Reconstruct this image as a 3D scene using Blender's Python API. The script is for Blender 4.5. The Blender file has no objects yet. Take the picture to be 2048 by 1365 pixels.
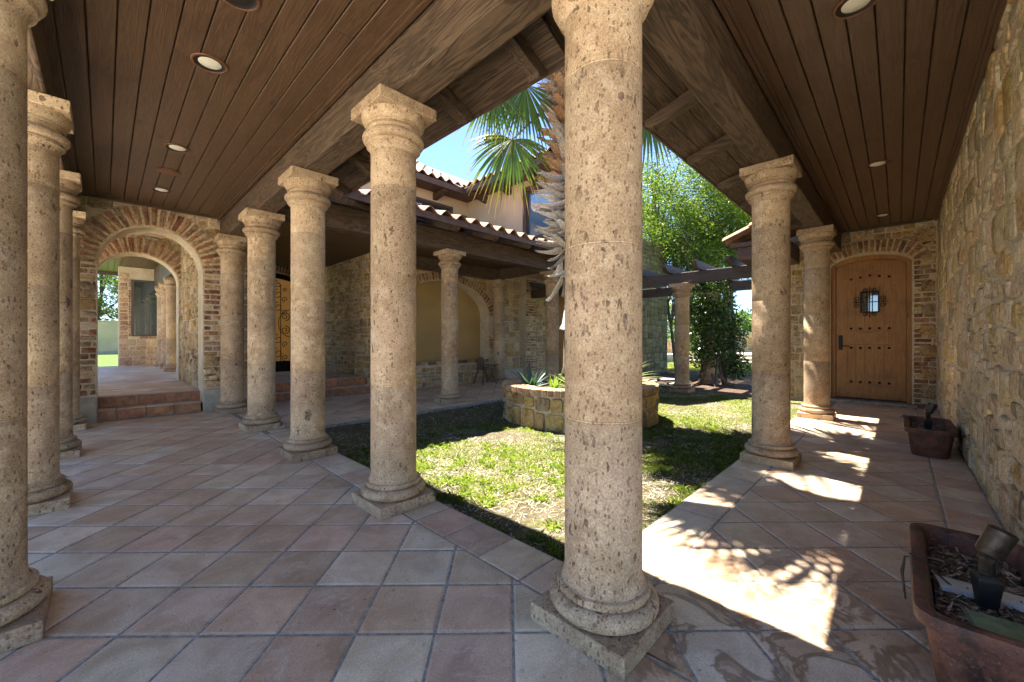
import bpy, math, random
import numpy as np
from mathutils import Vector, Matrix
random.seed(7); rng = np.random.default_rng(7)
R = math.radians; PI = math.pi
col = bpy.context.scene.collection
scn = bpy.context.scene

# ------------------------------------------------------------------ node helpers
class NT:
    def __init__(s, name):
        s.m = bpy.data.materials.new(name); s.m.use_nodes = True
        s.t = s.m.node_tree; s.t.nodes.clear()
        s.out = s.n('ShaderNodeOutputMaterial')
    def n(s, typ, **kw):
        nd = s.t.nodes.new(typ)
        for k, v in kw.items(): setattr(nd, k, v)
        return nd
    def l(s, a, b): s.t.links.new(a, b)
    def put(s, sock, v):
        if hasattr(v, 'is_linked') or isinstance(v, bpy.types.NodeSocket): s.l(v, sock)
        else:
            if isinstance(v, (tuple, list)) and len(v) == 3 and sock.type == 'RGBA': v = (*v, 1)
            sock.default_value = v
    def math(s, op, a, b=0.0, c=0.0, clamp=False):
        nd = s.n('ShaderNodeMath', operation=op, use_clamp=clamp)
        s.put(nd.inputs[0], a); s.put(nd.inputs[1], b); s.put(nd.inputs[2], c)
        return nd.outputs[0]
    def vmath(s, op, a, b):
        nd = s.n('ShaderNodeVectorMath', operation=op)
        s.put(nd.inputs[0], a); s.put(nd.inputs[1], b)
        return nd.outputs[0]
    def mix(s, f, a, b, mode='MIX'):
        nd = s.n('ShaderNodeMix', data_type='RGBA', blend_type=mode); nd.clamp_factor = True
        s.put(nd.inputs[0], f); s.put(nd.inputs[6], a); s.put(nd.inputs[7], b)
        return nd.outputs[2]
    def noise(s, vec, scale, detail=4, rough=.55, dist=0.0):
        nd = s.n('ShaderNodeTexNoise'); s.put(nd.inputs['Vector'], vec)
        nd.inputs['Scale'].default_value = scale; nd.inputs['Detail'].default_value = detail
        nd.inputs['Roughness'].default_value = rough; nd.inputs['Distortion'].default_value = dist
        return nd.outputs['Fac']
    def voro(s, vec, scale, feature='F1', rand=1.0):
        nd = s.n('ShaderNodeTexVoronoi', feature=feature); s.put(nd.inputs['Vector'], vec)
        nd.inputs['Scale'].default_value = scale; nd.inputs['Randomness'].default_value = rand
        return nd
    def ramp(s, f, lo, hi, a=0.0, b=1.0):
        nd = s.n('ShaderNodeMapRange'); nd.clamp = True; nd.interpolation_type = 'SMOOTHSTEP'
        s.put(nd.inputs[0], f)
        for i, v in enumerate((lo, hi, a, b)): nd.inputs[i+1].default_value = v
        return nd.outputs[0]
    def scale(s, vec, sc):
        nd = s.n('ShaderNodeMapping'); s.put(nd.inputs[0], vec); nd.inputs['Scale'].default_value = sc
        return nd.outputs[0]
    def bump(s, h, strength=.5, dist=.01, prev=None):
        nd = s.n('ShaderNodeBump'); s.put(nd.inputs['Height'], h)
        nd.inputs['Strength'].default_value = strength; nd.inputs['Distance'].default_value = dist
        if prev is not None: s.l(prev, nd.inputs['Normal'])
        return nd.outputs[0]
    def bsdf(s, color, rough=.8, normal=None, metallic=0.0, spec=.5, **kw):
        p = s.n('ShaderNodeBsdfPrincipled')
        s.put(p.inputs['Base Color'], color); s.put(p.inputs['Roughness'], rough)
        p.inputs['Metallic'].default_value = metallic; p.inputs['Specular IOR Level'].default_value = spec
        if normal is not None: s.l(normal, p.inputs['Normal'])
        for k, v in kw.items(): s.put(p.inputs[k], v)
        s.l(p.outputs[0], s.out.inputs[0]); return p
    def pos(s): return s.n('ShaderNodeNewGeometry').outputs['Position']
    def attr(s):
        nd = s.n('ShaderNodeAttribute'); nd.attribute_name = 'Col'; return nd.outputs['Color']
    def objrand(s): return s.n('ShaderNodeObjectInfo').outputs['Random']

M = {}
def simple(name, color, rough=.7, metallic=0.0, vary=.15, scale=30, bumpd=.002, spec=.5, useattr=False):
    t = NT(name); p = t.pos()
    c = t.attr() if useattr else (*color, 1)
    f = t.noise(p, scale, 5, .6)
    dark = t.mix(t.ramp(f, .25, .75, 0, 1), (1-vary*1.6,)*3, (1+vary*.8,)*3)
    c2 = t.mix(1.0, c, dark, 'MULTIPLY')
    t.bsdf(c2, rough, t.bump(f, .6, bumpd), metallic, spec)
    M[name] = t.m; return t.m

def mat_cantera():
    t = NT('cantera_stone'); p = t.pos()
    off = t.n('ShaderNodeCombineXYZ'); t.put(off.inputs[0], t.math('MULTIPLY', t.objrand(), 37.0)); t.put(off.inputs[2], t.math('MULTIPLY', t.objrand(), 91.0))
    pv = t.vmath('ADD', p, off.outputs[0])
    ps = t.scale(pv, (1, 1, .55))
    big = t.noise(pv, 2.2, 3); mid = t.noise(pv, 14, 5, .6)
    base = t.mix(t.ramp(big, .3, .7), (.32, .225, .14, 1), (.46, .355, .24, 1))
    base = t.mix(t.math('MULTIPLY', t.ramp(mid, .42, .66), .7), base, (.55, .435, .30, 1))
    base = t.mix(t.ramp(t.noise(pv, 5.0, 4, .6), .52, .74, 0, .6), base, (.38, .27, .19, 1))
    base = t.mix(t.ramp(t.noise(pv, 3.1, 3), .52, .66, 0, .4), base, (.49, .36, .26, 1))
    gr = t.noise(pv, 130, 5, .75)
    base = t.mix(1.0, base, t.mix(t.ramp(gr, .36, .64), (.70, .66, .62, 1), (1.22, 1.22, 1.2, 1)), 'MULTIPLY')
    drum = t.noise(t.scale(pv, (.3, .3, 1.55)), 1.0, 1)
    base = t.mix(1.0, base, t.mix(t.ramp(drum, .35, .65), (.84, .80, .76, 1), (1.14, 1.12, 1.08, 1)), 'MULTIPLY')
    base = t.mix(1.0, base, t.attr(), 'MULTIPLY')
    warp = t.n('ShaderNodeTexNoise'); t.put(warp.inputs['Vector'], ps); warp.inputs['Scale'].default_value = 42; warp.inputs['Detail'].default_value = 3
    pw = t.vmath('ADD', ps, t.vmath('SCALE', t.vmath('SUBTRACT', warp.outputs['Color'], (.5, .5, .5)), (0, 0, 0)))
    sc = pw.node.inputs[1].links[0].from_node; sc.inputs['Scale'].default_value = .06
    # large inclusions, medium flecks, fine pores
    v1 = t.voro(pw, 9.0); r1 = t.n('ShaderNodeSeparateColor'); t.l(v1.outputs['Color'], r1.inputs[0])
    rad1 = t.math('MULTIPLY', t.ramp(r1.outputs[0], .80, 1.05), .34)
    m1 = t.ramp(t.math('SUBTRACT', rad1, v1.outputs['Distance']), -.02, .05)
    v2 = t.voro(pw, 34.0); r2 = t.n('ShaderNodeSeparateColor'); t.l(v2.outputs['Color'], r2.inputs[0])
    rad2 = t.math('MULTIPLY', t.ramp(r2.outputs[0], .62, 1.0), .40)
    m2 = t.ramp(t.math('SUBTRACT', rad2, v2.outputs['Distance']), -.03, .08)
    v3 = t.voro(t.scale(pv, (1, 1, .6)), 85.0); r3 = t.n('ShaderNodeSeparateColor'); t.l(v3.outputs['Color'], r3.inputs[0])
    rad3 = t.math('MULTIPLY', t.ramp(r3.outputs[0], .45, 1.0), .45)
    m3 = t.ramp(t.math('SUBTRACT', rad3, v3.outputs['Distance']), -.03, .1)
    v0 = t.voro(t.scale(pw, (1, 1, .8)), 3.6); r0 = t.n('ShaderNodeSeparateColor'); t.l(v0.outputs['Color'], r0.inputs[0])
    m0 = t.math('MULTIPLY', t.ramp(t.math('ADD', v0.outputs['Distance'], t.math('MULTIPLY', t.noise(pv, 40, 3), .12)), .13, .21, 1, 0), t.ramp(r0.outputs[0], .62, .66))
    base = t.mix(t.math('MULTIPLY', m0, .65), base, (.15, .10, .07, 1))
    c = t.mix(t.math('MULTIPLY', m3, .6), base, (.13, .07, .04, 1))
    c = t.mix(t.math('MULTIPLY', t.math('MULTIPLY', m2, .8), t.ramp(t.noise(pv, 6.0, 2), .38, .6, .15, 1)), c, (.10, .055, .03, 1))
    c = t.mix(t.math('MULTIPLY', m1, .85), c, t.mix(t.ramp(t.noise(pv, 45, 3), .4, .6), (.065, .042, .03, 1), (.20, .15, .115, 1)))
    h = t.math('SUBTRACT', t.math('MULTIPLY', t.noise(pv, 60, 5, .65), .5), t.math('ADD', t.math('MULTIPLY', m1, .8), t.math('ADD', m2, t.math('MULTIPLY', m3, .6))))
    t.bsdf(c, .82, t.bump(h, .8, .006), spec=.3)
    M['cantera'] = t.m
mat_cantera()

def mat_stonework(name, mortar=(.52, .42, .29), smear=.5, sscale=7.0):
    """rubble stones (colour per face) with mortar smeared over them"""
    t = NT(name); p = t.pos()
    a = t.attr()
    n1 = t.noise(p, 22, 6, .7, .4); n2 = t.noise(p, sscale, 5, .65); n3 = t.noise(p, 90, 4, .7)
    c = t.mix(t.ramp(n1, .3, .72), t.mix(1.0, a, (.52, .46, .38, 1), 'MULTIPLY'), t.mix(1.0, a, (1.38, 1.30, 1.15, 1), 'MULTIPLY'))
    c = t.mix(t.ramp(t.noise(p, 50, 5, .8), .56, .66, 0, .8), c, (.07, .05, .035, 1))
    c = t.mix(t.math('MULTIPLY', t.ramp(n2, .44, .60), smear), c, t.mix(t.ramp(n3, .35, .6), (mortar[0]*.6, mortar[1]*.58, mortar[2]*.55, 1), (mortar[0]*1.08, mortar[1]*1.06, mortar[2]*1.04, 1)))
    h = t.math('ADD', t.math('MULTIPLY', n1, 1.0), t.math('MULTIPLY', n3, .35))
    t.bsdf(c, .92, t.bump(h, 1.0, .022), spec=.2)
    M[name] = t.m
mat_stonework('rubble_stone'); mat_stonework('rubble_smeared', (.72, .60, .43), .95, 5.0); mat_stonework('mossy_stone', (.20, .18, .10), .4)
mat_stonework('old_brick', (.55, .44, .31), .45, 9.0)

def mat_mortar():
    t = NT('mortar'); p = t.pos()
    n1 = t.noise(p, 35, 6, .7); n2 = t.noise(p, 4, 4)
    c = t.mix(t.ramp(n2, .3, .7), (.56, .45, .31, 1), (.70, .59, .43, 1))
    c = t.mix(t.ramp(n1, .3, .65, .55, 0), c, (.22, .17, .11, 1))
    t.bsdf(c, .95, t.bump(n1, .9, .012), spec=.15); M['mortar'] = t.m
mat_mortar(); simple('dark_mortar', (.10, .095, .06), .95, vary=.3, scale=20)

def mat_tile():
    t = NT('saltillo_tile'); p = t.pos(); a = t.attr()
    n1 = t.noise(p, 5, 5, .6, .6); n2 = t.noise(p, 26, 6, .7); n3 = t.noise(p, 1.3, 3)
    c = t.mix(t.ramp(n1, .34, .66), t.mix(1.0, a, (.80, .74, .70, 1), 'MULTIPLY'), t.mix(1.0, a, (1.08, 1.08, 1.08, 1), 'MULTIPLY'))
    c = t.mix(t.ramp(t.noise(p, 9, 6, .8, 1.2), .50, .66, 0, .5), c, (.70, .61, .51, 1))
    gg = t.noise(p, 150, 5, .8)
    c = t.mix(1.0, c, t.mix(t.ramp(gg, .35, .65), (.80, .78, .76, 1), (1.14, 1.14, 1.14, 1)), 'MULTIPLY')
    c = t.mix(t.ramp(t.noise(p, 11, 6, .85, 2.0), .64, .72, 0, .65), c, (.22, .15, .11, 1))
    c = t.mix(t.ramp(n2, .60, .70, 0, .55), c, (.16, .10, .075, 1))
    # brown water stains on the tiles by the corner column
    sep = t.n('ShaderNodeSeparateXYZ'); t.l(p, sep.inputs[0])
    dx = t.math('SUBTRACT', sep.outputs[0], .35); dy = t.math('SUBTRACT', sep.outputs[1], -.52)
    d = t.math('SQRT', t.math('ADD', t.math('MULTIPLY', dx, dx), t.math('MULTIPLY', t.math('MULTIPLY', dy, dy), 1.6)))
    reg = t.ramp(d, .25, 1.15, 1, 0)
    ring = t.noise(p, 4.2, 4, .6, .9)
    band = t.math('SUBTRACT', 1.0, t.ramp(t.math('ABSOLUTE', t.math('SUBTRACT', ring, .53)), .012, .06))
    c = t.mix(t.math('MULTIPLY', t.math('MULTIPLY', band, reg), .75), c, (.20, .10, .045, 1))
    fill = t.math('MULTIPLY', t.ramp(ring, .50, .62), reg)
    c = t.mix(t.math('MULTIPLY', fill, .45), c, (.34, .20, .10, 1))
    r = t.ramp(n1, .3, .7, .38, .62)
    t.bsdf(c, r, t.bump(t.math('ADD', n1, t.math('MULTIPLY', n2, .25)), .35, .006), spec=.5)
    M['tile'] = t.m
mat_tile()
simple('riser_tile', (1, 1, 1), .6, useattr=True, vary=.3, scale=12)
simple('grout', (.34, .32, .285), .9, vary=.3, scale=40, bumpd=.004)
simple('concrete', (.33, .30, .26), .9, vary=.3, scale=18, bumpd=.004)
simple('bounce_paving', (.74, .66, .53), .9, vary=.2, scale=3)  # kept very pale so the added outside ground bounces more light
simple('pale_plinth', (.42, .38, .29), .8, vary=.15, scale=10)

def mat_wood(name, c1, c2, rough=.45, axis=0, grain=1.0, spec=.4, gs=1.0):
    """boards: colour per face x grain running along the object's axis"""
    t = NT(name); p = t.pos()
    s = [9, 9, 9]; s[axis] = .8
    pv = t.scale(p, tuple(v*gs for v in s))
    off = t.vmath('ADD', pv, t.vmath('SCALE', t.attr(), (0, 0, 0)))
    off.node.inputs[1].links[0].from_node.inputs['Scale'].default_value = 40.0
    n = t.noise(off, 1.0, 4, .55, 1.2)
    rings = t.math('FRACT', t.math('MULTIPLY', n, 9.0))
    rr = t.ramp(t.math('ABSOLUTE', t.math('SUBTRACT', rings, .5)), .05, .45)
    s2 = [120, 120, 120]; s2[axis] = 4
    fine = t.noise(t.scale(p, tuple(s2)), 1.0, 3, .6)
    f = t.math('ADD', t.math('MULTIPLY', rr, .6*grain), t.math('MULTIPLY', t.math('SUBTRACT', fine, .2), .75), clamp=True)
    ks = [7.0, 7.0, 7.0]; ks[axis] = 2.6
    kv = t.voro(t.scale(off, tuple(k_/(v_*gs) for k_, v_ in zip(ks, s))), 1.0); kr = t.n('ShaderNodeSeparateColor'); t.l(kv.outputs['Color'], kr.inputs[0])
    knot = t.math('MULTIPLY', t.ramp(kv.outputs['Distance'], .05, .16, 1, 0), t.ramp(kr.outputs[0], .55, .6))
    c = t.mix(f, (*c1, 1), (*c2, 1))
    c = t.mix(1.0, c, t.mix(1.0, t.attr(), (1, 1, 1, 1)), 'MULTIPLY')
    c = t.mix(t.math('MULTIPLY', knot, .7), c, (c1[0]*.35, c1[1]*.35, c1[2]*.35, 1))
    blot = t.noise(p, 3.0, 4, .6)
    c = t.mix(t.ramp(blot, .5, .75, 0, .4), c, (c1[0]*.6, c1[1]*.6, c1[2]*.6, 1))
    t.bsdf(c, rough, t.bump(t.math('ADD', t.math('MULTIPLY', rr, .5*grain), fine), .5, .005), spec=spec)
    M[name] = t.m
DW1, DW2 = (.050, .027, .014), (.115, .064, .034)
for ax, nm in ((0, 'x'), (1, 'y'), (2, 'z')):
    mat_wood('ceiling_wood_'+nm, (.055, .030, .016), (.135, .078, .043), .36, ax, .5)
    mat_wood('beam_wood_'+nm, (.026, .017, .011), (.135, .088, .055), .6, ax, 1.0)
    mat_wood('pergola_wood_'+nm, (.04, .028, .023), (.095, .07, .058), .6, ax, .7)
    mat_wood('door_wood_'+nm, (.22, .092, .02), (.47, .225, .05), .4, ax, .45)
simple('fascia', (.10, .06, .045), .6, vary=.2, scale=12)
def mat_roof_tile():
    t = NT('roof_tile'); p = t.pos(); n1 = t.noise(p, 7, 5, .6); n2 = t.noise(p, 60, 4, .7)
    c = t.mix(1.0, t.attr(), t.mix(t.ramp(n1, .3, .7), (.75, .72, .7, 1), (1.2, 1.2, 1.2, 1)), 'MULTIPLY')
    t.bsdf(c, .85, t.bump(n2, .4, .003), spec=.3); M['roof_tile'] = t.m
mat_roof_tile()
def mat_stucco(name, c):
    t = NT(name); p = t.pos(); n1 = t.noise(p, 140, 4, .7); n2 = t.noise(p, 1.5, 4)
    cc = t.mix(t.ramp(n2, .3, .7), (c[0]*.88, c[1]*.88, c[2]*.88, 1), (c[0]*1.06, c[1]*1.06, c[2]*1.06, 1))
    t.bsdf(cc, .9, t.bump(n1, .5, .004), spec=.2); M[name] = t.m
mat_stucco('stucco', (.62, .47, .32)); mat_stucco('ochre_plaster', (.42, .28, .115)); mat_stucco('garden_plaster', (.56, .45, .28))
mat_stucco('courtyard_plaster', (.40, .19, .06))
simple('iron', (.025, .018, .014), .5, .7, .3, 60, .002)
simple('bronze', (.075, .062, .052), .45, .6, .35, 50, .001)
simple('black_plastic', (.012, .012, .012), .5, vary=.2)
simple('lamp_black', (.02, .017, .015), .5, .3)
simple('lamp_copper', (.17, .075, .035), .45, .3, .2)
simple('dry_soil', (.17, .135, .10), .98, vary=.4, scale=14, bumpd=.02)
simple('leafscar', (.30, .20, .12), .9, useattr=True, vary=.35, scale=45, bumpd=.006)
simple('bark', (.12, .09, .065), .95, vary=.4, scale=25, bumpd=.02)
simple('white_board', (.62, .58, .52), .8, vary=.2, scale=12)
simple('green_board', (.20, .26, .14), .85, vary=.2, scale=30)
simple('window_frame', (.08, .06, .055), .5)
simple('mulch', (.16, .10, .06), .9, useattr=True, vary=.3, scale=60)
simple('weathered_wood', (.13, .085, .055), .85, vary=.35, scale=25, bumpd=.004)

def mat_terracotta():
    t = NT('terracotta_pot'); p = t.pos()
    n = t.noise(p, 7, 5, .65, .8); n2 = t.noise(t.scale(p, (1, 1, .35)), 11, 5, .7, .4); n3 = t.noise(p, 70, 4, .7)
    c = t.mix(t.ramp(n, .35, .65), (.10, .04, .026, 1), (.20, .085, .05, 1))
    c = t.mix(t.ramp(n2, .46, .62, 0, .9), c, (.04, .02, .017, 1))
    c = t.mix(t.ramp(n3, .58, .7, 0, .5), c, (.30, .20, .14, 1))
    c = t.mix(t.ramp(n, .66, .78, 0, .6), c, (.38, .26, .17, 1))
    t.bsdf(c, t.ramp(n2, .4, .7, .7, .35), t.bump(t.math('ADD', n3, n), .7, .007)); M['terracotta'] = t.m
mat_terracotta()

def mat_leaf(name, trans=.5, rough=.45):
    t = NT(name); a = t.attr()
    p = t.n('ShaderNodeBsdfPrincipled'); t.l(a, p.inputs['Base Color']); p.inputs['Roughness'].default_value = rough; p.inputs['Specular IOR Level'].default_value = .35
    tr = t.n('ShaderNodeBsdfTranslucent'); t.l(t.mix(1.0, a, (1.25, 1.35, .5, 1), 'MULTIPLY'), tr.inputs[0])
    mx = t.n('ShaderNodeMixShader'); mx.inputs[0].default_value = trans
    t.l(p.outputs[0], mx.inputs[1]); t.l(tr.outputs[0], mx.inputs[2]); t.l(mx.outputs[0], t.out.inputs[0]); M[name] = t.m
mat_leaf('leaf'); mat_leaf('grass_blade', .35, .5); mat_leaf('palm_leaf', .3, .35); mat_leaf('glossy_leaf', .15, .25)

def mat_glass(name, tint=(.03, .05, .06), rough=.03):
    t = NT(name); p = t.bsdf((*tint, 1), rough, spec=1.0); p.inputs['IOR'].default_value = 1.9
    p.inputs['Coat Weight'].default_value = 1.0; p.inputs['Coat Roughness'].default_value = .02
    M[name] = t.m
mat_glass('glass'); mat_glass('blind_glass', (.10, .20, .30))
def mat_lens():
    t = NT('lamp_lens'); t.bsdf((.62, .60, .50, 1), .25, t.bump(t.noise(t.pos(), 60, 2), .3, .004)); M['lens'] = t.m
mat_lens()
def mat_ground(name, c1, c2, c3, s=1.5):
    t = NT(name); p = t.pos()
    n1 = t.noise(p, s, 5, .6); n2 = t.noise(p, 30, 6, .75); n3 = t.noise(p, 7, 5, .7)
    c = t.mix(t.ramp(n1, .4, .6), (*c1, 1), (*c2, 1)); c = t.mix(t.ramp(n3, .5, .68), c, (*c3, 1))
    c = t.mix(t.ramp(n2, .4, .62, .6, 0), c, (c1[0]*.35, c1[1]*.35, c1[2]*.35, 1))
    t.bsdf(c, .95, t.bump(t.math('ADD', n2, n3), .9, .03), spec=.15); M[name] = t.m
mat_ground('lawn_soil', (.13, .105, .065), (.15, .14, .07), (.27, .22, .16))
mat_ground('far_grass', (.08, .14, .03), (.10, .16, .035), (.14, .17, .05))
mat_ground('bed_soil', (.10, .065, .042), (.12, .08, .055), (.19, .12, .08))

# ------------------------------------------------------------------ mesh helpers
class MB:
    def __init__(s): s.v = []; s.f = []; s.c = []; s.nv = 0
    def add(s, verts, faces, color=(1, 1, 1)):
        o = s.nv
        s.v.extend([tuple(p) for p in verts]); s.nv += len(verts)
        for f in faces: s.f.append(tuple(i+o for i in f)); s.c.append(color)
    def box(s, x0, x1, y0, y1, z0, z1, color=(1, 1, 1)):
        v = [(x, y, z) for z in (z0, z1) for y in (y0, y1) for x in (x0, x1)]
        s.add(v, [(0, 2, 3, 1), (4, 5, 7, 6), (0, 1, 5, 4), (2, 6, 7, 3), (0, 4, 6, 2), (1, 3, 7, 5)], color)
    def obox(s, c, ax, ay, az, color=(1, 1, 1)):
        """box from centre and three half-axis vectors"""
        c = Vector(c); ax, ay, az = Vector(ax), Vector(ay), Vector(az)
        v = [c + i*ax + j*ay + k*az for k in (-1, 1) for j in (-1, 1) for i in (-1, 1)]
        s.add(v, [(0, 2, 3, 1), (4, 5, 7, 6), (0, 1, 5, 4), (2, 6, 7, 3), (0, 4, 6, 2), (1, 3, 7, 5)], color)
    def prism(s, poly, d, color=(1, 1, 1)):
        """extrude a 3-D polygon by the vector d"""
        n = len(poly); d = Vector(d)
        v = [Vector(p) for p in poly] + [Vector(p)+d for p in poly]
        s.add(v, [tuple(range(n))[::-1], tuple(range(n, 2*n))] + [(i, (i+1) % n, n+(i+1) % n, n+i) for i in range(n)], color)
    def lathe(s, prof, seg=48, cx=0, cy=0, colors=None, cap=True, wob=0.0):
        base = len(prof); v = []; f = []; cc = []
        for k in range(seg):
            a = 2*PI*k/seg
            for r, z in prof:
                rr = r*(1+wob*math.sin(3*a+z*4))
                v.append((cx+rr*math.cos(a), cy+rr*math.sin(a), z))
        o = s.nv; s.v.extend(v); s.nv += len(v)
        for k in range(seg):
            k2 = (k+1) % seg
            for i in range(base-1):
                s.f.append((o+k*base+i, o+k2*base+i, o+k2*base+i+1, o+k*base+i+1)); s.c.append(colors[i] if colors else (1, 1, 1))
        if cap:
            s.f.append(tuple(o+k*base for k in range(seg))[::-1]); s.c.append((1, 1, 1))
            s.f.append(tuple(o+k*base+base-1 for k in range(seg))); s.c.append((1, 1, 1))
    def tube(s, pts, r, seg=8, color=(1, 1, 1), cap=True):
        pts = [Vector(p) for p in pts]; n = len(pts)
        rs = r if isinstance(r, (list, tuple)) else [r]*n
        v = []; up = Vector((0, 0, 1)); prev = None
        for i, p in enumerate(pts):
            t = (pts[min(i+1, n-1)]-pts[max(i-1, 0)]).normalized()
            if prev is None:
                a = t.cross(up if abs(t.z) < .9 else Vector((1, 0, 0))).normalized()
            else:
                a = (prev - t*prev.dot(t)).normalized()
            prev = a; b = t.cross(a)
            for k in range(seg):
                th = 2*PI*k/seg; v.append(p + rs[i]*(a*math.cos(th)+b*math.sin(th)))
        f = [(i*seg+k, i*seg+(k+1) % seg, (i+1)*seg+(k+1) % seg, (i+1)*seg+k) for i in range(n-1) for k in range(seg)]
        if cap: f += [tuple(range(seg))[::-1], tuple((n-1)*seg+k for k in range(seg))]
        s.add(v, f, color)
    def build(s, name, mat, parent=None, smooth=False, angle=40, bevel=0.0, loc=None):
        me = bpy.data.meshes.new(name); me.from_pydata(s.v, [], s.f)
        at = me.color_attributes.new('Col', 'FLOAT_COLOR', 'CORNER')
        tot = np.fromiter((len(f) for f in s.f), dtype=np.int32, count=len(s.f))
        ca = np.ones((len(s.f), 4), dtype=np.float32)
        if s.c: ca[:, :3] = np.array(s.c, dtype=np.float32)
        at.data.foreach_set('color', np.repeat(ca, tot, axis=0).ravel())
        me.materials.append(M[mat] if isinstance(mat, str) else mat)
        if smooth:
            me.polygons.foreach_set('use_smooth', np.ones(len(s.f), dtype=bool))
            me.set_sharp_from_angle(angle=R(angle))
        o = bpy.data.objects.new(name, me); col.objects.link(o)
        if parent is not None: o.parent = parent
        if loc is not None: o.location = loc
        if bevel:
            b = o.modifiers.new('bevel', 'BEVEL'); b.width = bevel; b.segments = 2; b.limit_method = 'ANGLE'
        return o

def fastmesh(name, verts, polyn, colors, mat, parent=None):
    """verts (N*polyn,3) separate polygons of polyn corners; colors (N,3)"""
    N = len(colors); me = bpy.data.meshes.new(name)
    me.vertices.add(N*polyn); me.vertices.foreach_set('co', verts.astype(np.float32).ravel())
    me.loops.add(N*polyn); me.loops.foreach_set('vertex_index', np.arange(N*polyn, dtype=np.int32))
    me.polygons.add(N); me.polygons.foreach_set('loop_start', np.arange(0, N*polyn, polyn, dtype=np.int32))
    me.update(calc_edges=True)
    at = me.color_attributes.new('Col', 'FLOAT_COLOR', 'CORNER')
    ca = np.ones((N, 4), dtype=np.float32); ca[:, :3] = colors
    at.data.foreach_set('color', np.repeat(ca, polyn, axis=0).ravel())
    me.materials.append(M[mat]); me.validate()
    o = bpy.data.objects.new(name, me); col.objects.link(o)
    if parent is not None: o.parent = parent
    return o

def tag(o, label=None, cat=None, group=None, kind=None):
    if label: o['label'] = label
    if cat: o['category'] = cat
    if group: o['group'] = group
    if kind: o['kind'] = kind
    return o
def empty(name, loc, label=None, cat=None, group=None, rz=0):
    o = bpy.data.objects.new(name, None); col.objects.link(o); o.location = loc; o.rotation_euler = (0, 0, rz)
    o.empty_display_size = .1
    return tag(o, label, cat, group)
def copy_tree(o, loc, label, group=None, rz=None):
    c = o.copy(); col.objects.link(c); c.location = loc
    if rz is not None: c.rotation_euler = (0, 0, rz)
    c['label'] = label
    if group: c['group'] = group
    for ch in o.children:
        d = ch.copy(); col.objects.link(d); d.parent = c
        for g in ch.children:
            e = g.copy(); col.objects.link(e); e.parent = d
    return c
def jit(c, a=.12):
    k = 1+random.uniform(-a, a); return tuple(max(.01, x*k*(1+random.uniform(-a*.3, a*.3))) for x in c)

# ------------------------------------------------------------------ setting: ground
g = MB(); g.box(-150, 150, -150, 150, -.4, -.09); go = g.build('ground', 'far_grass'); tag(go, kind='structure')
def sheet(name, x0, x1, y0, y1, z, mat, amp=.0, n=1, sy=1):
    nx, ny = n, sy; m = MB(); v = []; f = []
    for j in range(ny+1):
        for i in range(nx+1):
            x = x0+(x1-x0)*i/nx; y = y0+(y1-y0)*j/ny
            v.append((x, y, z+amp*(math.sin(x*2.1+y*1.3)+math.sin(y*3.7-x*.9)+.5*math.sin(x*7+y*5))))
    for j in range(ny):
        for i in range(nx):
            a = j*(nx+1)+i; f.append((a, a+1, a+nx+2, a+nx+1))
    m.add(v, f); o = m.build(name, mat, smooth=True, angle=180); tag(o, kind='structure'); return o
sheet('lawn', .20, 7.7, .20, 4.50, -.045, 'lawn_soil', .006, 90, 60)
sheet('driveway_bounce', -40, -2.29, -30, 11, -.05, 'bounce_paving', 0, 4, 4)  # unseen pale ground, added to bounce warm sunlight into the walkway
sheet('rear_drive_bounce', -2.29, -.05, -30, -1.29, -.05, 'bounce_paving', 0, 4, 4)  # unseen sheet behind the camera, added to brighten the near floor
sheet('garden_bed', 7.7, 13.4, 1.0, 7.0, -.05, 'bed_soil', .010, 60, 60)

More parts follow.
